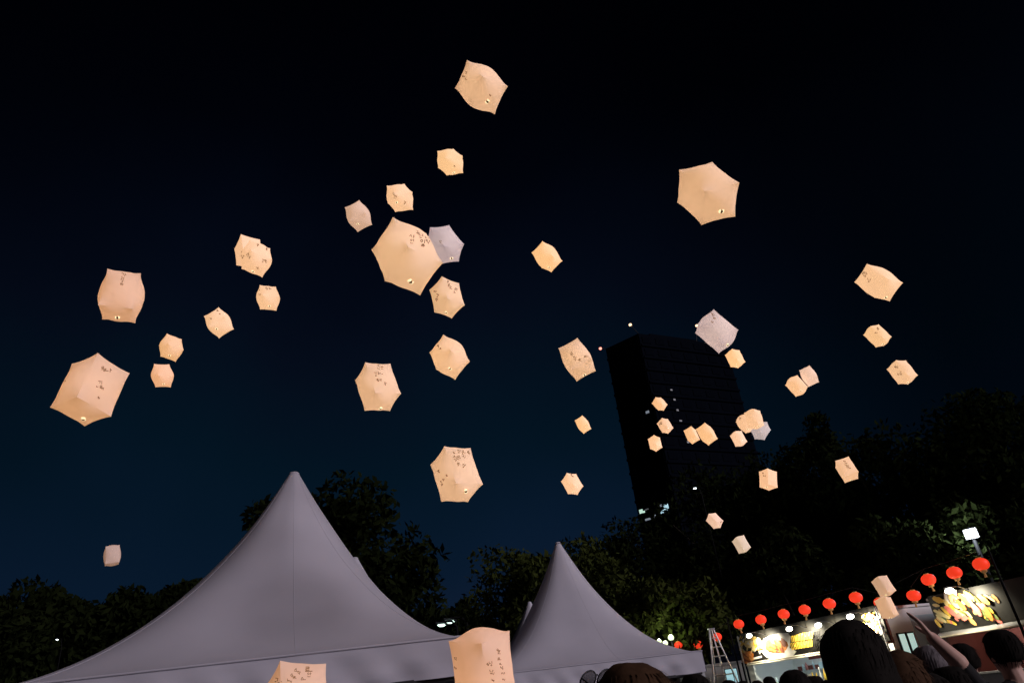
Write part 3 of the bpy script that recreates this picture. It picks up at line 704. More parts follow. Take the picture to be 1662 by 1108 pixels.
def body_mesh(arms, sleeve, voxel=.011, headturn=0, headtilt=0):
    """arms: per side (elbow, wrist, hand direction, palm normal) ; returns one closed figure with 3 material slots skin/top/trousers"""
    P = []   # (kind, data, material)
    add = lambda kind, mi, *a: P.append((kind, mi, a))
    add('e', 2, (0, 0, .95), (.165, .115, .13)); add('e', 1, (0, 0, 1.14), (.15, .105, .20)); add('e', 1, (0, -.005, 1.30), (.178, .118, .16))
    add('c', 1, (-.155, -.01, 1.405), .062, (.155, -.01, 1.405), .062); add('c', 1, (-.06, -.01, 1.43), .06, (.06, -.01, 1.43), .06)
    add('c', 0, (0, -.012, 1.42), .060, (0, .012, 1.56), .054)
    HR = Matrix.Translation((0, .01, 1.54)) @ Matrix.Rotation(headturn, 4, 'Z') @ Matrix.Rotation(headtilt, 4, 'X') @ Matrix.Translation((0, -.01, -1.54))
    for c, r_ in (((0, .0, 1.632), (.076, .094, .098)), ((0, .030, 1.575), (.060, .068, .065)), ((0, .058, 1.545), (.034, .038, .030)), ((0, .092, 1.655), (.045, .012, .012)),
                  ((0, .098, 1.562), (.022, .010, .007)), ((0, .096, 1.550), (.020, .010, .007)), ((.079, -.002, 1.612), (.011, .022, .033)), ((-.079, -.002, 1.612), (.011, .022, .033))):
        add('h', 0, c, r_)
    add('hc', 0, (0, .096, 1.638), .009, (0, .114, 1.600), .015)
    for s in (-1, 1):
        add('c', 2, (s * .088, 0, .93), .092, (s * .10, .012, .50), .060); add('c', 2, (s * .10, .012, .50), .058, (s * .10, -.015, .09), .043); add('e', 2, (s * .105, .055, .045), (.045, .13, .045))
        el, wr, hd, pn = arms[s]; el, wr = Vector(el), Vector(wr); hd = Vector(hd).normalized(); pn = Vector(pn); pn = (pn - hd * pn.dot(hd)).normalized(); sd = hd.cross(pn)
        add('c', 1, (s * .185, -.01, 1.395), .056, el, .043); add('c', 1 if sleeve == 'long' else 0, el, .041 if sleeve == 'long' else .049, wr, .027 if sleeve == 'long' else .032)
        palm = wr + hd * .05
        for dx in (-.028, -.009, .010, .028): add('c', 0, wr + hd * .015 + sd * dx * .7, .014, wr + hd * .09 + sd * dx, .0125)
        for dx, ln in ((-.031, .066), (-.0105, .078), (.0105, .072), (.031, .056)):
            b0 = wr + hd * .092 + sd * dx; dr = (hd + sd * dx * 1.6).normalized(); k1 = b0 + dr * ln * .5 + pn * .004; k2 = k1 + (dr + pn * .35).normalized() * ln * .5
            add('c', 0, b0, .0095, k1, .0088); add('c', 0, k1, .0088, k2, .0074)
        th = wr + hd * .03 - sd * .03; t1 = th + (hd * .6 - sd * .75 + pn * .3).normalized() * .045
        add('c', 0, th, .015, t1, .0115); add('c', 0, t1, .0115, t1 + (hd + pn * .3 - sd * .2).normalized() * .035, .009)
    V = []; Fc = []
    for kind, mi, a in P:
        o = len(V)
        if kind in ('e', 'h'): ellipsoid(V, Fc, *a)
        else: capsule(V, Fc, *a)
        if kind in ('h', 'hc'):
            for i in range(o, len(V)): V[i] = HR @ V[i]
    me = bpy.data.meshes.new('b'); me.from_pydata([tuple(v) for v in V], [], Fc); me.update()
    ob = bpy.data.objects.new('b', me); col.objects.link(ob)
    rm = ob.modifiers.new('r', 'REMESH'); rm.mode = 'VOXEL'; rm.voxel_size = voxel; rm.use_smooth_shade = True
    sm = ob.modifiers.new('s', 'SMOOTH'); sm.factor = .5; sm.iterations = 3
    dg = bpy.context.evaluated_depsgraph_get(); nm = bpy.data.meshes.new_from_object(ob.evaluated_get(dg)); nm.name = 'body'
    bpy.data.objects.remove(ob); bpy.data.meshes.remove(me)
    nv = len(nm.polygons); cen = np.empty(nv * 3); nm.polygons.foreach_get('center', cen); cen = cen.reshape(-1, 3)
    HI = np.array(HR.inverted()); cenh = cen @ HI[:3, :3].T + HI[:3, 3]
    bestd = np.full(nv, 1e9); idx = np.zeros(nv, dtype=np.int32)
    for kind, mi, a in P:
        q = cenh if kind in ('h', 'hc') else cen
        if kind in ('e', 'h'):
            d_ = (np.linalg.norm((q - np.array(a[0])) / np.array(a[1]), axis=1) - 1) * min(a[1])
        else:
            q0, q1 = np.array(tuple(a[0])), np.array(tuple(a[2])); ax_ = q1 - q0; t_ = np.clip(((q - q0) @ ax_) / max(ax_ @ ax_, 1e-9), 0, 1)
            d_ = np.linalg.norm(q - q0 - t_[:, None] * ax_, axis=1) - (a[1] + (a[3] - a[1]) * t_)
        m_ = d_ < bestd; bestd[m_] = d_[m_]; idx[m_] = mi
    idx[(cen[:, 2] < 1.475) & (cen[:, 2] > 1.3) & (np.abs(cen[:, 0]) < .2) & (idx == 0) & (cen[:, 2] < 1.46)] = 1
    nm.polygons.foreach_set('material_index', idx); nm.polygons.foreach_set('use_smooth', np.ones(nv, dtype=bool))
    return nm, HR
def rest(s, k=0): return ((s * .235, -.03, 1.12), (s * .235, .06, .88), (0, .12, -1), (-s, .1, 0))
REST = {-1: rest(-1), 1: rest(1)}

def hair_mesh(style, HR, seed):
    rg = random.Random(seed); V = []; Fc = []
    n, m = 40, 26
    for i in range(m + 1):
        a = -math.pi / 2 + math.pi * i / m
        for k in range(n):
            t = 2 * math.pi * k / n
            d = Vector((math.cos(a) * math.cos(t), math.cos(a) * math.sin(t), math.sin(a)))
            r_ = Vector((.093, .110, .106)); c = Vector((0, -.006, 1.640))
            if d.z > 0:
                g_ = max(math.cos(a), 1e-4) ** -.28; d = Vector((d.x * g_, d.y * g_, d.z))
            if style == 'bun': r_ = Vector((.086, .106, .106))
            p = c + Vector((d.x * r_.x, d.y * r_.y, d.z * r_.z))
            front = d.y
            if style in ('bob', 'long') and d.z < .15 and front < .45:
                low = .17 if style == 'bob' else .30
                tt = min(1, (.15 - d.z) / 1.1)
                p = Vector((p.x * (1 + .25 * tt) + d.x * .02, p.y * 1.0 - .012, 1.655 - tt * low)) if math.cos(a) > .05 else Vector((p.x, p.y - .02, 1.655 - low))
                rr = Vector((d.x, d.y)).normalized() if Vector((d.x, d.y)).length > 1e-4 else Vector((1, 0))
                if d.z > -.9: p.x = rr.x * (.094 + .018 * tt); p.y = rr.y * (.102 + .006 * tt) - .012
            elif front > .35 and d.z < .42:   # leave the face free
                p = Vector((0, .0, 1.63)) + (p - Vector((0, 0, 1.63))) * .80
            elif style in ('short', 'bun') and d.z < -.62:
                p = Vector((0, .0, 1.62)) + (p - Vector((0, 0, 1.62))) * .86
            nn = noise.noise(p * 42 + Vector((seed, 0, 0))) * .004 + noise.noise(p * 14 + Vector((seed, 3, 0))) * .007
            p = p + d * nn
            V.append(p)
    for i in range(m):
        for k in range(n):
            Fc.append((i * n + k, i * n + (k + 1) % n, (i + 1) * n + (k + 1) % n, (i + 1) * n + k))
    if style == 'bun': ellipsoid(V, Fc, (0, -.10, 1.70), (.045, .045, .042))
    base = list(V[:(m + 1) * n])
    for q in range(900):           # loose locks that break the outline
        b = base[rg.randrange(len(base))]
        if (b.y > .06 and b.z < 1.68) or b.z > 1.722: continue
        out = (b - Vector((0, -.006, 1.64))); 
        if out.length < .06: continue
        out.normalize(); down = Vector((0, -.3 if style != 'short' else .2, -1)); down = (down - out * down.dot(out)).normalized()
        tip = b + down * rg.uniform(.02, .06) + out * rg.uniform(.001, .010); sd = out.cross(down) * rg.uniform(.0012, .003)
        o = len(V); V += [b - sd + out * .001, b + sd + out * .001, tip]; Fc.append((o, o + 1, o + 2))
    V = [HR @ v for v in V]
    me = bpy.data.meshes.new('hair'); me.from_pydata([tuple(v) for v in V], [], Fc); me.update()
    me.polygons.foreach_set('use_smooth', [True] * len(Fc))
    return me
def person(label, px, py, D, yaw, hair, hmat, top, trouser='denim', skin='skin', arms=None, sleeve='long', headturn=0, headtilt=0, seed=1, voxel=.012, pos=None, height=None):
    p = atd(px, py, D) if pos is None else Vector(pos); h = p.z if height is None else height
    root = empty('person', (p.x, p.y, 0), (0, 0, R(yaw))); k = h / 1.755; root.scale = (k, k, k)
    nm, HR = body_mesh(arms or REST, sleeve, voxel, R(headturn), R(headtilt))
    nm.materials.append(MT[skin]); nm.materials.append(MT[top]); nm.materials.append(MT[trouser])
    link('body', nm, None, root)
    link('hair', hair_mesh(hair, HR, seed), MT[hmat], root)
    for s in (-1, 1):
        e = MB().lathe([(0, -.0115), (.008, -.008), (.0115, 0), (.008, .008), (0, .0115)], 12).build('eye', MT['eye'], root); e.location = HR @ Vector((s * .032, .0815, 1.632))
    tag(root, label, 'person', 'festival crowd')
    return root, HR
P1, _ = person('person with full black hair seen from behind, head against the chicken banner', 1368, 1004, 2.5, 6, 'bob', 'hair_black', 'cloth_black', headturn=-8, seed=1)
P2, HR2 = person('dark-haired person in front of the smaller tent with sunglasses on the head', 1014, 1071, 1.8, 48, 'bob', 'hair_brown', 'cloth_black', seed=2)
person('black-haired person under the corner of the smaller tent', 1124, 1090, 4.5, 0, 'bob', 'hair_black', 'cloth_black', seed=3)
P4, HR4 = person('brown-haired person with a pearl earring, face turned away in profile', 1456, 1050, 3.0, -58, 'short', 'hair_brown', 'cloth_maroon', headtilt=14, seed=4, skin='skin2')
e4 = MB().lathe([(0, -.010), (.007, -.007), (.010, 0), (.007, .007), (0, .010)], 12).build('earring', MT['pearl'], P4); e4.location = HR4 @ Vector((.088, -.004, 1.572))
e4 = MB().lathe([(0, -.010), (.007, -.007), (.010, 0), (.007, .007), (0, .010)], 12).build('earring', MT['pearl'], P4); e4.location = HR4 @ Vector((-.088, -.004, 1.572))
person('grey-haired person beneath the raised hand', 1498, 1045, 5.6, 10, 'short', 'hair_grey', 'cloth_grey', seed=5)
person('dark-haired person in front of the serving hatch of the chicken truck', 1283, 1084, 4.6, -6, 'short', 'hair_black', 'cloth_black', seed=6)
person('small dark head close to the white hatch glare', 1318, 1094, 6.8, 0, 'short', 'hair_black', 'cloth_brown', seed=7)
for i, (x, y) in enumerate(((1204, 1103), (1227, 1102), (1246, 1096))):
    person(['far dark head touching the chicken truck upright', 'far dark head between two others below the hatch counter', 'far dark head next to the dark-haired person at the hatch'][i], x, y, 10.5 + .4 * i, 10 * i - 8, 'short', 'hair_black', 'cloth_black', seed=8 + i)
person('person in black standing below the pink sausage banner', 1556, 1042, 6.2, -20, 'short', 'hair_black', 'cloth_black', seed=12)
person('low black-haired person in front of the brown-haired one with the earring', 1494, 1088, 3.3, 12, 'bob', 'hair_black', 'cloth_black', seed=13)
for x, y, D, l, hs in ((1412, 1094, 3.9, 'low dark head tucked beside the full black-haired one', 'bob'), (1532, 1078, 4.1, 'dark head right under the raised bare elbow', 'short'), (1180, 1101, 8.0, 'small dark head in front of the cyan booth window', 'bob'), (1092, 1102, 6.5, 'small dark head under the smaller tent valance', 'short'), (1345, 1098, 5.2, 'dark head behind the shoulder of the full black-haired person', 'bob')):
    person(l, x, y, D, 8, hs, 'hair_black', 'cloth_black', seed=x)
# raised arm: elbow and hand placed from the photograph at 4.8 m
D5 = 4.8; hw = atd(1513, 1034, D5); he = atd(1556, 1074, D5); ht = atd(1489, 1006, D5)
P5pos = he + Vector((.30, .06, 0)); P5pos.z = 0; k5 = 1.70 / 1.755
loc5 = lambda p: (Vector(p) - P5pos) / k5
hd5 = (ht - hw)
arms5 = {1: rest(1), -1: (loc5(he), loc5(hw), hd5, Vector((-.75, .25, -.55)))}
person('person in black raising a bare forearm with an open hand', 0, 0, 0, 0, 'short', 'hair_black', 'cloth_black', skin='skin', arms=arms5, sleeve='short', seed=14, voxel=.0065, pos=P5pos, height=1.70)

def sunglasses():
    root = empty('sunglasses'); root.matrix_world = P2.matrix_basis @ HR2 @ Matrix.Translation((0, .098, 1.722)) @ Matrix.Rotation(R(180), 4, 'Z') @ Matrix.Rotation(R(-30), 4, 'X')
    for s in (-1, 1):
        q = [Vector((s * .034 + .030 * math.cos(a), .0, .024 * math.sin(a))) for a in [2 * math.pi * i / 20 for i in range(20)]]
        MB().prism(q, (0, .002, 0)).build('lens', MT['lens'], root)
        q2 = q + [q[0]]; MB().tube(q2, .0022, 6, caps=False).build('rim', MT['dark'], root)
        MB().tube([(s * .064, 0, .008), (s * .070, .06, .004), (s * .068, .12, -.012)], .0022, 6).build('temple', MT['dark'], root)
    MB().tube([(-.006, 0, .008), (0, -.002, .012), (.006, 0, .008)], .002, 6).build('bridge', MT['dark'], root)
    tag(root, 'tinted sunglasses pushed up on the dark-haired head by the tent', 'sunglasses')
sunglasses()

# ------------------------------------------------------------------ sky lanterns
LANT = {   # fitted pose: (x, y, z, yaw, tilt x, tilt y), lamp pixel
    1: ((0.001, 6.448, 8.895, 0.638, -0.261, -0.329, 2), (790.9, 165.0)),
    2: ((-0.906, 11.834, 12.708, 1.784, -0.427, -0.395, 3), (736.6, 280.3)),
    3: ((2.298, 5.922, 6.267, 0.038, -0.394, -0.219, 3), (1170.4, 342.7)),
    4: ((-3.348, 13.092, 12.516, 1.414, -0.193, -0.316, 3), (580.3, 363.4)),
    5: ((-2.033, 11.487, 11.541, 1.817, -0.438, -0.389, 2), (643.8, 328.7)),
    6: ((-0.902, 5.329, 5.487, 0.824, -0.33, -0.301, 3), (666.5, 456.3)),
    7: ((-0.989, 9.924, 8.991, 2.018, -0.101, -0.447, 3), (732.8, 419.0)),
    8: ((-1.086, 10.606, 8.309, 0.797, -0.158, -0.139, 3), (724.2, 506.7)),
    9: ((1.096, 13.81, 11.145, 0.905, -0.093, -0.348, 2), (891.1, 433.7)),
    10: ((-4.598, 10.371, 9.539, 0.794, -0.493, -0.3, 3), (410.8, 440.4)),
    11: ((-5.243, 11.426, 10.531, 0.72, -0.24, -0.258, 0), None),
    12: ((-6.009, 14.439, 11.373, 2.116, -0.414, -0.364, 3), (437.2, 496.6)),
    13: ((-6.904, 13.82, 10.42, 1.471, -0.399, -0.526, 2), (351.7, 533.6)),
    14: ((-8.866, 15.343, 10.806, 0.939, -0.409, -0.404, 3), (275.2, 576.6)),
    15: ((-9.843, 16.797, 10.809, 0.686, -0.288, -0.503, 3), (265.7, 622.9)),
    16: ((-1.989, 8.838, 5.834, 2.224, -0.134, -0.282, 3), (617.7, 662.1)),
    17: ((-1.062, 10.046, 6.796, 0.872, -0.522, -0.247, 3), (730.3, 597.9)),
    18: ((1.132, 11.161, 7.002, 1.371, -0.224, -0.301, 1), (948.3, 608.0)),
    19: ((2.586, 27.686, 11.9, 1.172, -0.306, -0.256, 1), (949.2, 699.0)),
    20: ((-0.915, 8.461, 4.291, 0.671, -0.201, -0.232, 3), (755.8, 796.6)),
    21: ((3.601, 10.775, 7.028, 1.486, 0.006, -0.602, 1), (1180.4, 559.3)),
    22: ((8.216, 23.379, 12.159, 0.573, -0.135, -0.114, 3), (1195.6, 595.1)),
    23: ((6.792, 10.937, 7.702, 2.073, -0.422, -0.204, 1), (1437.5, 482.3)),
    24: ((11.383, 19.476, 10.572, 1.95, -0.164, -0.334, 3), (1433.4, 557.9)),
    25: ((10.888, 18.172, 8.752, 0.403, -0.213, -0.147, 3), (1472.8, 620.2)),
    26: ((9.984, 23.081, 10.655, 1.623, -0.007, -0.447, 3), (1299.6, 634.2)),
    27: ((10.584, 23.177, 11.01, 1.166, -0.203, -0.148, 1), None),
    28: ((6.927, 31.954, 14.078, 0.625, -0.352, -0.38, 3), (1074.6, 664.6)),
    29: ((6.5, 29.892, 12.178, 0.681, -0.278, -0.236, 3), (1082.2, 701.5)),
    30: ((6.002, 30.516, 11.617, 0.739, -0.265, 0.026, 3), (1063.8, 730.2)),
    31: ((7.287, 28.678, 11.176, 0.949, -0.322, -0.066, 0), (1126.1, 715.5)),
    32: ((6.255, 22.602, 9.122, 0.942, -0.33, -0.166, 1), (1151.5, 717.7)),
    33: ((8.105, 22.933, 9.559, 0.74, 0.04, -0.002, 3), (1231.4, 691.9)),
    34: ((8.362, 24.715, 10.045, 1.336, 0.032, -0.468, 2), (1213.3, 696.2)),
    35: ((8.681, 24.229, 9.544, 0.902, -0.242, 0.758, 3), None),
    36: ((9.647, 29.961, 11.17, 0.494, -0.031, -0.213, 3), (1201.5, 720.8)),
    37: ((7.935, 22.792, 7.359, 0.497, -0.086, 0.258, 0), (1244.4, 789.8)),
    38: ((1.384, 22.01, 7.803, 0.651, -0.387, -0.289, 3), (930.4, 798.0)),
    39: ((8.052, 31.37, 7.98, 0.434, -0.513, -0.363, 0), (1164.9, 854.1)),
    40: ((8.387, 29.374, 6.496, 0.339, -0.139, -0.249, 1), (1208.0, 893.9)),
    41: ((9.387, 20.222, 6.715, 1.339, -0.328, -0.08, 0), (1381.4, 778.6)),
    42: ((-13.992, 22.501, 7.439, 2.156, 0.088, -0.102, 1), None),
    43: ((-2.162, 6.331, 1.797, 0.67, -0.424, -0.181, 1), None),
    44: ((-0.624, 6.87, 1.947, 0.925, 0.317, -0.013, 2), None),
    45: ((9.681, 21.084, 3.503, 0.369, -0.241, -0.149, 1), (1437.9, 965.1)),
    46: ((9.173, 20.242, 2.884, 0.735, -0.102, -0.093, 1), (1444.7, 1001.7)),
    47: ((-4.451, 6.323, 5.003, 1.177, -0.203, 0.083, 1), (135.6, 678.8)),
    48: ((-5.161, 7.564, 7.035, 0.426, 0.008, 0.052, 2), (190.6, 514.8)),
}
A_, HA = .40, 1.40
def envelope(seed, b=.20, e=.09, n=20):
    V = []; Fc = []; H = (1, 1, HA); rg = random.Random(seed)
    for ax in range(3):
        i, j = [(1, 2), (2, 0), (0, 1)][ax]
        for s in (-1, 1):
            o = len(V); bb = b * rg.uniform(.93, 1.05)
            for a in range(n + 1):
                for c in range(n + 1):
                    u = -1 + 2 * a / n; v = -1 + 2 * c / n; p = [0, 0, 0]
                    p[ax] = s * (H[ax] + bb * (1 - u * u) * (1 - v * v) - e * ((1 - v * v) * u ** 4 + (1 - u * u) * v ** 4))
                    p[i] = H[i] * u - e * (1 - v * v) * math.copysign(abs(u) ** 3, u); p[j] = H[j] * v - e * (1 - u * u) * math.copysign(abs(v) ** 3, v)
                    w = .022 * (1 - u ** 4) * (1 - v ** 4)
                    q = Vector(p); p[ax] += w * (noise.noise(q * 2.2 + Vector((seed * 9, 0, 0))) + .6 * noise.noise(Vector((q.x * 1.2, q.y * 5, q.z * 3)) + Vector((seed, 0, 0))))
                    V.append(Vector(p) * (A_ / 2))
            for a in range(n):
                for c in range(n):
                    f = (o + a * (n + 1) + c, o + (a + 1) * (n + 1) + c, o + (a + 1) * (n + 1) + c + 1, o + a * (n + 1) + c + 1)
                    Fc.append(f if s > 0 else f[::-1])
    bm = bmesh.new(); bv = [bm.verts.new(v) for v in V]
    for f in Fc: bm.faces.new([bv[k] for k in f])
    bmesh.ops.remove_doubles(bm, verts=bm.verts, dist=1e-5)
    me = bpy.data.meshes.new('paper_envelope'); bm.to_mesh(me); bm.free()
    me.polygons.foreach_set('use_smooth', [True] * len(me.polygons))
    me.set_sharp_from_angle(angle=R(24))
    me.materials.append(MT['paper'])
    return me
ENV = [envelope(s + 1, b_, e_) for s, (b_, e_) in enumerate(((.17, .035), (.27, .05), (.36, .065), (.42, .055)))]
TINT = {4: (.40, .25, .13), 7: (.34, .27, .25), 35: (.27, .235, .19), 21: (.46, .34, .28), 40: (.40, .29, .18), 42: (.17, .10, .055), 45: (.34, .205, .105), 46: (.40, .23, .10),
        27: (.52, .33, .18), 39: (.55, .34, .20), 41: (.56, .33, .15), 48: (.50, .255, .085), 47: (.50, .255, .085), 43: (.42, .205, .080), 44: (.48, .235, .085), 15: (.52, .27, .10), 14: (.55, .29, .10),
        9: (.68, .38, .14), 17: (.66, .37, .13), 32: (.68, .38, .14), 28: (.68, .38, .14), 31: (.68, .38, .14), 22: (.70, .39, .15), 36: (.66, .38, .18), 30: (.68, .39, .18), 38: (.66, .38, .16), 19: (.66, .36, .13)}
# handwriting seen on the paper: photo position, glyph height in pixels
def zz(x0, y0, s, l): return [(x0 + a / s, y0 + b / s, h) for a, b, h in l]
INK = {
    6: zz(560, 320, 5.54, [(600, 362, 9), (600, 398, 8), (655, 322, 6), (683, 350, 7), (735, 375, 7), (745, 402, 6), (700, 410, 11), (698, 445, 7)]),
    48: zz(92, 420, 3.957, [(428, 108, 8), (422, 138, 7), (417, 168, 6)]),
    47: zz(92, 560, 7.915, [(605, 305, 9), (660, 340, 11), (560, 492, 9), (580, 545, 8), (520, 535, 4), (540, 675, 4), (140, 368, 6), (95, 472, 6)]),
    16: zz(560, 530, 6.927, [(378, 452, 7), (415, 462, 5), (345, 535, 7), (400, 528, 9), (372, 600, 5), (400, 600, 4), (448, 642, 5)]),
    20: zz(680, 710, 9.233, [(530, 230, 5), (595, 208, 6), (670, 222, 7), (745, 222, 6), (545, 310, 9), (600, 300, 7), (670, 298, 7), (590, 400, 5), (670, 420, 6), (300, 505, 5), (420, 565, 4), (365, 630, 4), (335, 660, 4), (345, 700, 4)]),
    8: zz(680, 350, 6.16, [(288, 660, 4), (303, 695, 5), (318, 728, 6), (370, 745, 7), (356, 768, 4), (160, 765, 6), (185, 800, 6), (175, 838, 5)]),
    1: zz(720, 80, 9.233, [(340, 355, 3.5), (298, 420, 5), (340, 455, 5), (700, 690, 4)]),
    5: zz(550, 280, 10.07, [(905, 345, 5), (920, 400, 5), (1075, 492, 4.5)]),
    2: zz(690, 220, 13.85, [(665, 692, 3)]),
    12: zz(360, 370, 7.383, [(540, 722, 5), (580, 732, 5), (455, 800, 3.5), (445, 750, 3.5)]),
    10: zz(360, 370, 7.383, [(430, 205, 4), (240, 300, 7), (250, 345, 6), (325, 330, 9), (495, 392, 5), (530, 396, 5), (430, 480, 4), (540, 255, 4)]),
    23: zz(1370, 410, 4.814, [(160, 172, 9), (195, 215, 7)]),
    25: zz(1370, 410, 4.814, [(405, 900, 7), (445, 940, 6), (420, 955, 5)]),
    24: zz(1370, 410, 4.814, [(265, 592, 5), (250, 632, 5)]),
    41: zz(1340, 730, 15.83, [(480, 300, 4), (520, 350, 4.5), (560, 420, 4.5), (605, 480, 5)]),
    44: zz(710, 1000, 10.257, [(1015, 560, 7), (1025, 615, 6), (1030, 715, 7), (1050, 795, 5), (1070, 850, 6), (1090, 955, 7), (1098, 1060, 6), (840, 790, 5), (890, 780, 8), (895, 915, 7), (920, 960, 7), (925, 1055, 5), (305, 700, 6), (305, 850, 5)]),
    43: zz(420, 1050, 11.87, [(965, 445, 13), (965, 528, 8), (730, 455, 9), (770, 490, 6), (650, 550, 8), (700, 590, 5), (860, 620, 9), (380, 650, 12), (585, 640, 7), (610, 680, 7)]),
    21: zz(1110, 490, 9.233, [(440, 185, 6), (455, 255, 5), (420, 310, 5)]),
    38: zz(890, 750, 15.825, [(630, 372, 3.5), (590, 325, 3)]),
    13: zz(240, 490, 7.3875, [(752, 206, 4), (838, 106, 4), (860, 150, 3)]),
    18: zz(890, 530, 5.83, [(355, 290, 6), (225, 255, 7), (250, 300, 7), (300, 320, 6)]),
    39: zz(1130, 820, 12.31, [(490, 325, 3)]),
    37: zz(1170, 650, 6.925, [(490, 850, 5), (470, 820, 4)]),
    17: zz(560, 530, 6.927, [(1075, 250, 4), (1050, 220, 4)]),
    7: zz(680, 350, 6.16, [(215, 260, 4)]),
    34: zz(1170, 650, 6.925, [(215, 200, 4)]), 29: zz(1040, 630, 9.236, [(310, 520, 4), (290, 540, 4)]),
}
def glyph(rg):
    S = []
    def arc(cx, cy, r_, a0, a1, n=7): return [(cx + r_ * math.cos(a0 + (a1 - a0) * i / n), cy + r_ * math.sin(a0 + (a1 - a0) * i / n)) for i in range(n + 1)]
    k = rg.randrange(5); j = lambda: rg.uniform(-.06, .06)
    if k == 0: S.append(arc(-.18 + j(), -.2 + j(), .17, 0, 6.3))
    elif k == 1: S.append([(-.4 + j(), -.4), (-.05, -.42 + j()), (-.1 + j(), -.05)])
    elif k == 2: S.append([(-.2 + j(), -.45), (-.42, -.05 + j())]); S.append([(-.2, -.35), (0 + j(), -.05)])
    elif k == 3: S.append([(-.4, -.42 + j()), (0, -.42), (0, -.25 + j()), (-.38, -.22), (-.38, -.02 + j()), (.02, -.05)])
    else: S.append([(-.4 + j(), -.42), (-.4, -.06 + j()), (0, -.1)])
    if rg.random() < .6:
        S.append([(.25 + j(), -.5), (.24 + j(), .05 + j())])
        if rg.random() < .7: S.append([(.25, -.25 + j()), (.45, -.25 + j())])
    else: S.append([(-.45, .08 + j()), (.4, .04 + j())])
    if rg.random() < .65:
        k = rg.randrange(3)
        if k == 0: S.append([(-.2, .2), (-.2 + j(), .45), (.3, .42 + j())])
        elif k == 1: S.append(arc(.05, .33, .13, 0, 6.3))
        else: S.append([(-.2, .2), (.28, .18 + j()), (.22, .48 + j())])
    return S
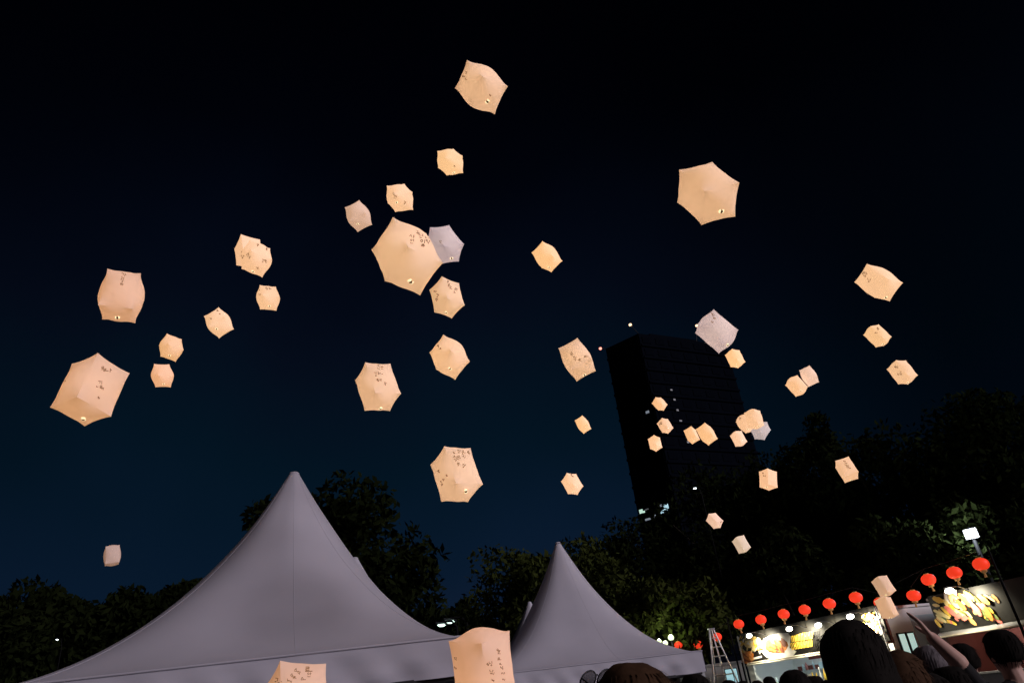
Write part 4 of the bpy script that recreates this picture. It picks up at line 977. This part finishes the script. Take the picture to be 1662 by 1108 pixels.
def lantern(k, label):
    (x, y, z, yaw, tx, ty, var), led = LANT[k]
    a = math.hypot(tx, ty)
    Mx = Matrix.Rotation(yaw, 4, 'Z')
    if a > 1e-6: Mx = Matrix.Rotation(a, 4, Vector((tx / a, ty / a, 0))) @ Mx
    Mx.translation = Vector((x, y, z))
    sc = .83 if k in (45, 46) else 1.0
    Mb = Mx @ Matrix.Scale(sc, 4)
    base = Mb @ Matrix.Translation((0, 0, -HA * A_ / 2))
    root = empty('sky_lantern'); root.matrix_world = base
    inv = base.inverted()
    me = ENV[var]
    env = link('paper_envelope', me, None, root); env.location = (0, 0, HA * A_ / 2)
    rg = random.Random(k); t = TINT.get(k, (.60, .375, .205)) ; f = rg.uniform(.95, 1.05)
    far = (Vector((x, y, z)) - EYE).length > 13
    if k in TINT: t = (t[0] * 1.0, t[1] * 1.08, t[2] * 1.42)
    b_ = .86 if far else .45       # paper emission stands in for lamp glow, wholly on far lanterns without inner light
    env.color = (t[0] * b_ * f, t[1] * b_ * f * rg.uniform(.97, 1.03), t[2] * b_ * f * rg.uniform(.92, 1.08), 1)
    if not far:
        ld = bpy.data.lights.new('inner_light', 'POINT'); ld.energy = 1.50 * t[0] / .60
        ld.color = tuple(min(1, c_) for c_ in (1, 1.17 * t[1] / t[0], .29 + .75 * t[2] / t[0])); ld.shadow_soft_size = .05
        lo = bpy.data.objects.new('inner_light', ld); col.objects.link(lo); lo.parent = root
        lo.location = (rg.uniform(-.03, .03), rg.uniform(-.03, .03), HA * A_ * .40)
    vw = [Mb @ v.co for v in me.vertices]; bvh = BVHTree.FromPolygons(vw, [tuple(p.vertices) for p in me.polygons])
    # the little lamp unit under the base
    hit = None
    if led:
        hit = bvh.ray_cast(EYE, ray(*led))
    nb = (Mb.to_3x3() @ Vector((0, 0, -1))).normalized()
    P = hit[0] if hit and hit[0] else Mb @ Vector((0, 0, -HA * A_ / 2 - .02))
    N = hit[1] if hit and hit[0] else nb
    if N.dot(EYE - P) < 0 and hit and hit[0]: N = -N
    q = N.to_track_quat('Z', 'Y').to_matrix().to_4x4(); q = inv @ Matrix.Translation(P) @ q @ Matrix.Rotation(rg.uniform(0, 3.1), 4, 'Z')
    unit = MB(); vv = MB().lathe([(.0, -.004), (.017, -.004), (.017, .012), (.013, .018), (0, .018)], 14)
    unit.add([q @ Vector(v) for v in vv.v], vv.f, True); u_o = unit.build('battery_pack', MT['battery'], root)
    for s in (-1, 1):
        bl = MB(); vv = MB().lathe([(0, -.004), (.014, -.002), (.019, .008), (.014, .018), (0, .022)], 12)
        bl.add([q @ (Vector((v[0] * .6 + s * .017, v[1] * 1.15, v[2] * .8))) for v in vv.v], vv.f, True); bl.build('led_bulb', MT['led'], u_o)
    if k in INK:
        mb = MB(); cnt = 0
        ori = rg.uniform(.0, .35)
        for gx, gy, gh in INK[k]:
            g_ = glyph(rg); ca, sa = math.cos(ori + rg.uniform(-.15, .15)), math.sin(ori + rg.uniform(-.15, .15)); hw = max(.42, gh * .055)
            for st in g_:
                pp = [(gx + (u * ca - v * sa) * gh, gy + (u * sa + v * ca) * gh) for u, v in st]
                for (x0, y0), (x1, y1) in zip(pp[:-1], pp[1:]):
                    L = math.hypot(x1 - x0, y1 - y0) or 1; nx, ny = -(y1 - y0) / L * hw, (x1 - x0) / L * hw; ex, ey = (x1 - x0) / L * hw * .5, (y1 - y0) / L * hw * .5
                    quad = []
                    for qx, qy in ((x0 + nx - ex, y0 + ny - ey), (x1 + nx + ex, y1 + ny + ey), (x1 - nx + ex, y1 - ny + ey), (x0 - nx - ex, y0 - ny - ey)):
                        h = bvh.ray_cast(EYE, ray(qx, qy))
                        if h[0] is None: break
                        nn = h[1] if h[1].dot(EYE - h[0]) > 0 else -h[1]
                        quad.append(inv @ (h[0] + nn * (.0022 + .0001 * (cnt % 9))))
                    if len(quad) == 4: mb.poly(quad); cnt += 1
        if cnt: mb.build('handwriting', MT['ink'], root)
    tag(root, label, 'sky lantern', 'glowing paper sky lanterns in the air')

LABEL = {
    1: 'highest paper sky lantern in the black sky, pink-lit on one side', 2: 'small lantern floating alone just below the highest one', 3: 'large plain six-cornered lantern with one bright lamp, alone in dark sky',
    4: 'small dull beige lantern beside a brighter handwritten one above the largest lantern', 5: 'small lantern just above the upper corner of the largest lantern', 6: 'largest lantern in the sky, orange and pink faces with handwriting',
    7: 'dim grey lantern half hidden behind the largest lantern', 8: 'six-pointed handwritten lantern just under the largest lantern', 9: 'plain bulging lantern floating alone beside the largest lantern group',
    10: 'front lantern of an overlapping pair, covered in dark handwriting', 11: 'back lantern of an overlapping handwritten pair, mostly covered', 12: 'small six-cornered lantern right below the overlapping handwritten pair',
    13: 'small tilted lantern between the overlapping pair and a close small pair', 14: 'upper of two small close lanterns, with pointed corners', 15: 'lower of two small close lanterns, with flat top and base',
    16: 'lantern with a flat top and a column of handwriting above the large tent', 17: 'lantern with two upright bulbs and pointed corners, no clear writing', 18: 'long lantern with a torn lower edge beside the tower lights',
    19: 'small narrow lantern in blue sky left of the tower wall', 20: 'big lantern with smudged dark writing hanging above the gap between tents', 21: 'large pale pink-white lantern next to the tower roof',
    22: 'small orange lantern touching the underside of the large pale one', 23: 'wide tilted lantern highest over the dark trees', 24: 'small lantern in a slanting column, under the wide tilted one',
    25: 'small lantern with scribbles at the bottom of the slanting column', 26: 'front lantern of a joined pair above the tall narrow tree', 27: 'paler back lantern of a joined pair above the tall narrow tree',
    28: 'topmost tiny lantern of three in front of the tower', 29: 'middle tiny lantern of three in front of the tower, faint scribbles', 30: 'lowest tiny lantern of three in front of the tower',
    31: 'narrower lantern of a touching pair in front of the tower', 32: 'wider bulging lantern of a touching pair in front of the tower', 33: 'brightest top lantern in a tight cluster beside the tower',
    34: 'lantern tucked behind the brightest one of the tight cluster', 35: 'dim grey lantern at the bottom of the tight cluster', 36: 'small pinkish lantern just below the tight cluster',
    37: 'small upright hexagon lantern alone before the dark trees', 38: 'small six-pointed lantern in blue sky above the smaller tent', 39: 'small lantern with dark spots in front of the trees, above a plain pale one',
    40: 'small plain pale square lantern in front of the dark trees', 41: 'lantern with one long written line before the trees', 42: 'small dim brownish lantern alone above the bushy trees',
    43: 'handwritten lantern low in front of the large tent valance, its base out of view', 44: 'big handwritten lantern low between the two tents', 45: 'upper of two dull lanterns stacked among the red lanterns',
    46: 'lower of two dull lanterns stacked among the red lanterns', 47: 'very large lantern with bold dark letters on its broad face', 48: 'large barrel-shaped lantern with a short column of writing at its top'}
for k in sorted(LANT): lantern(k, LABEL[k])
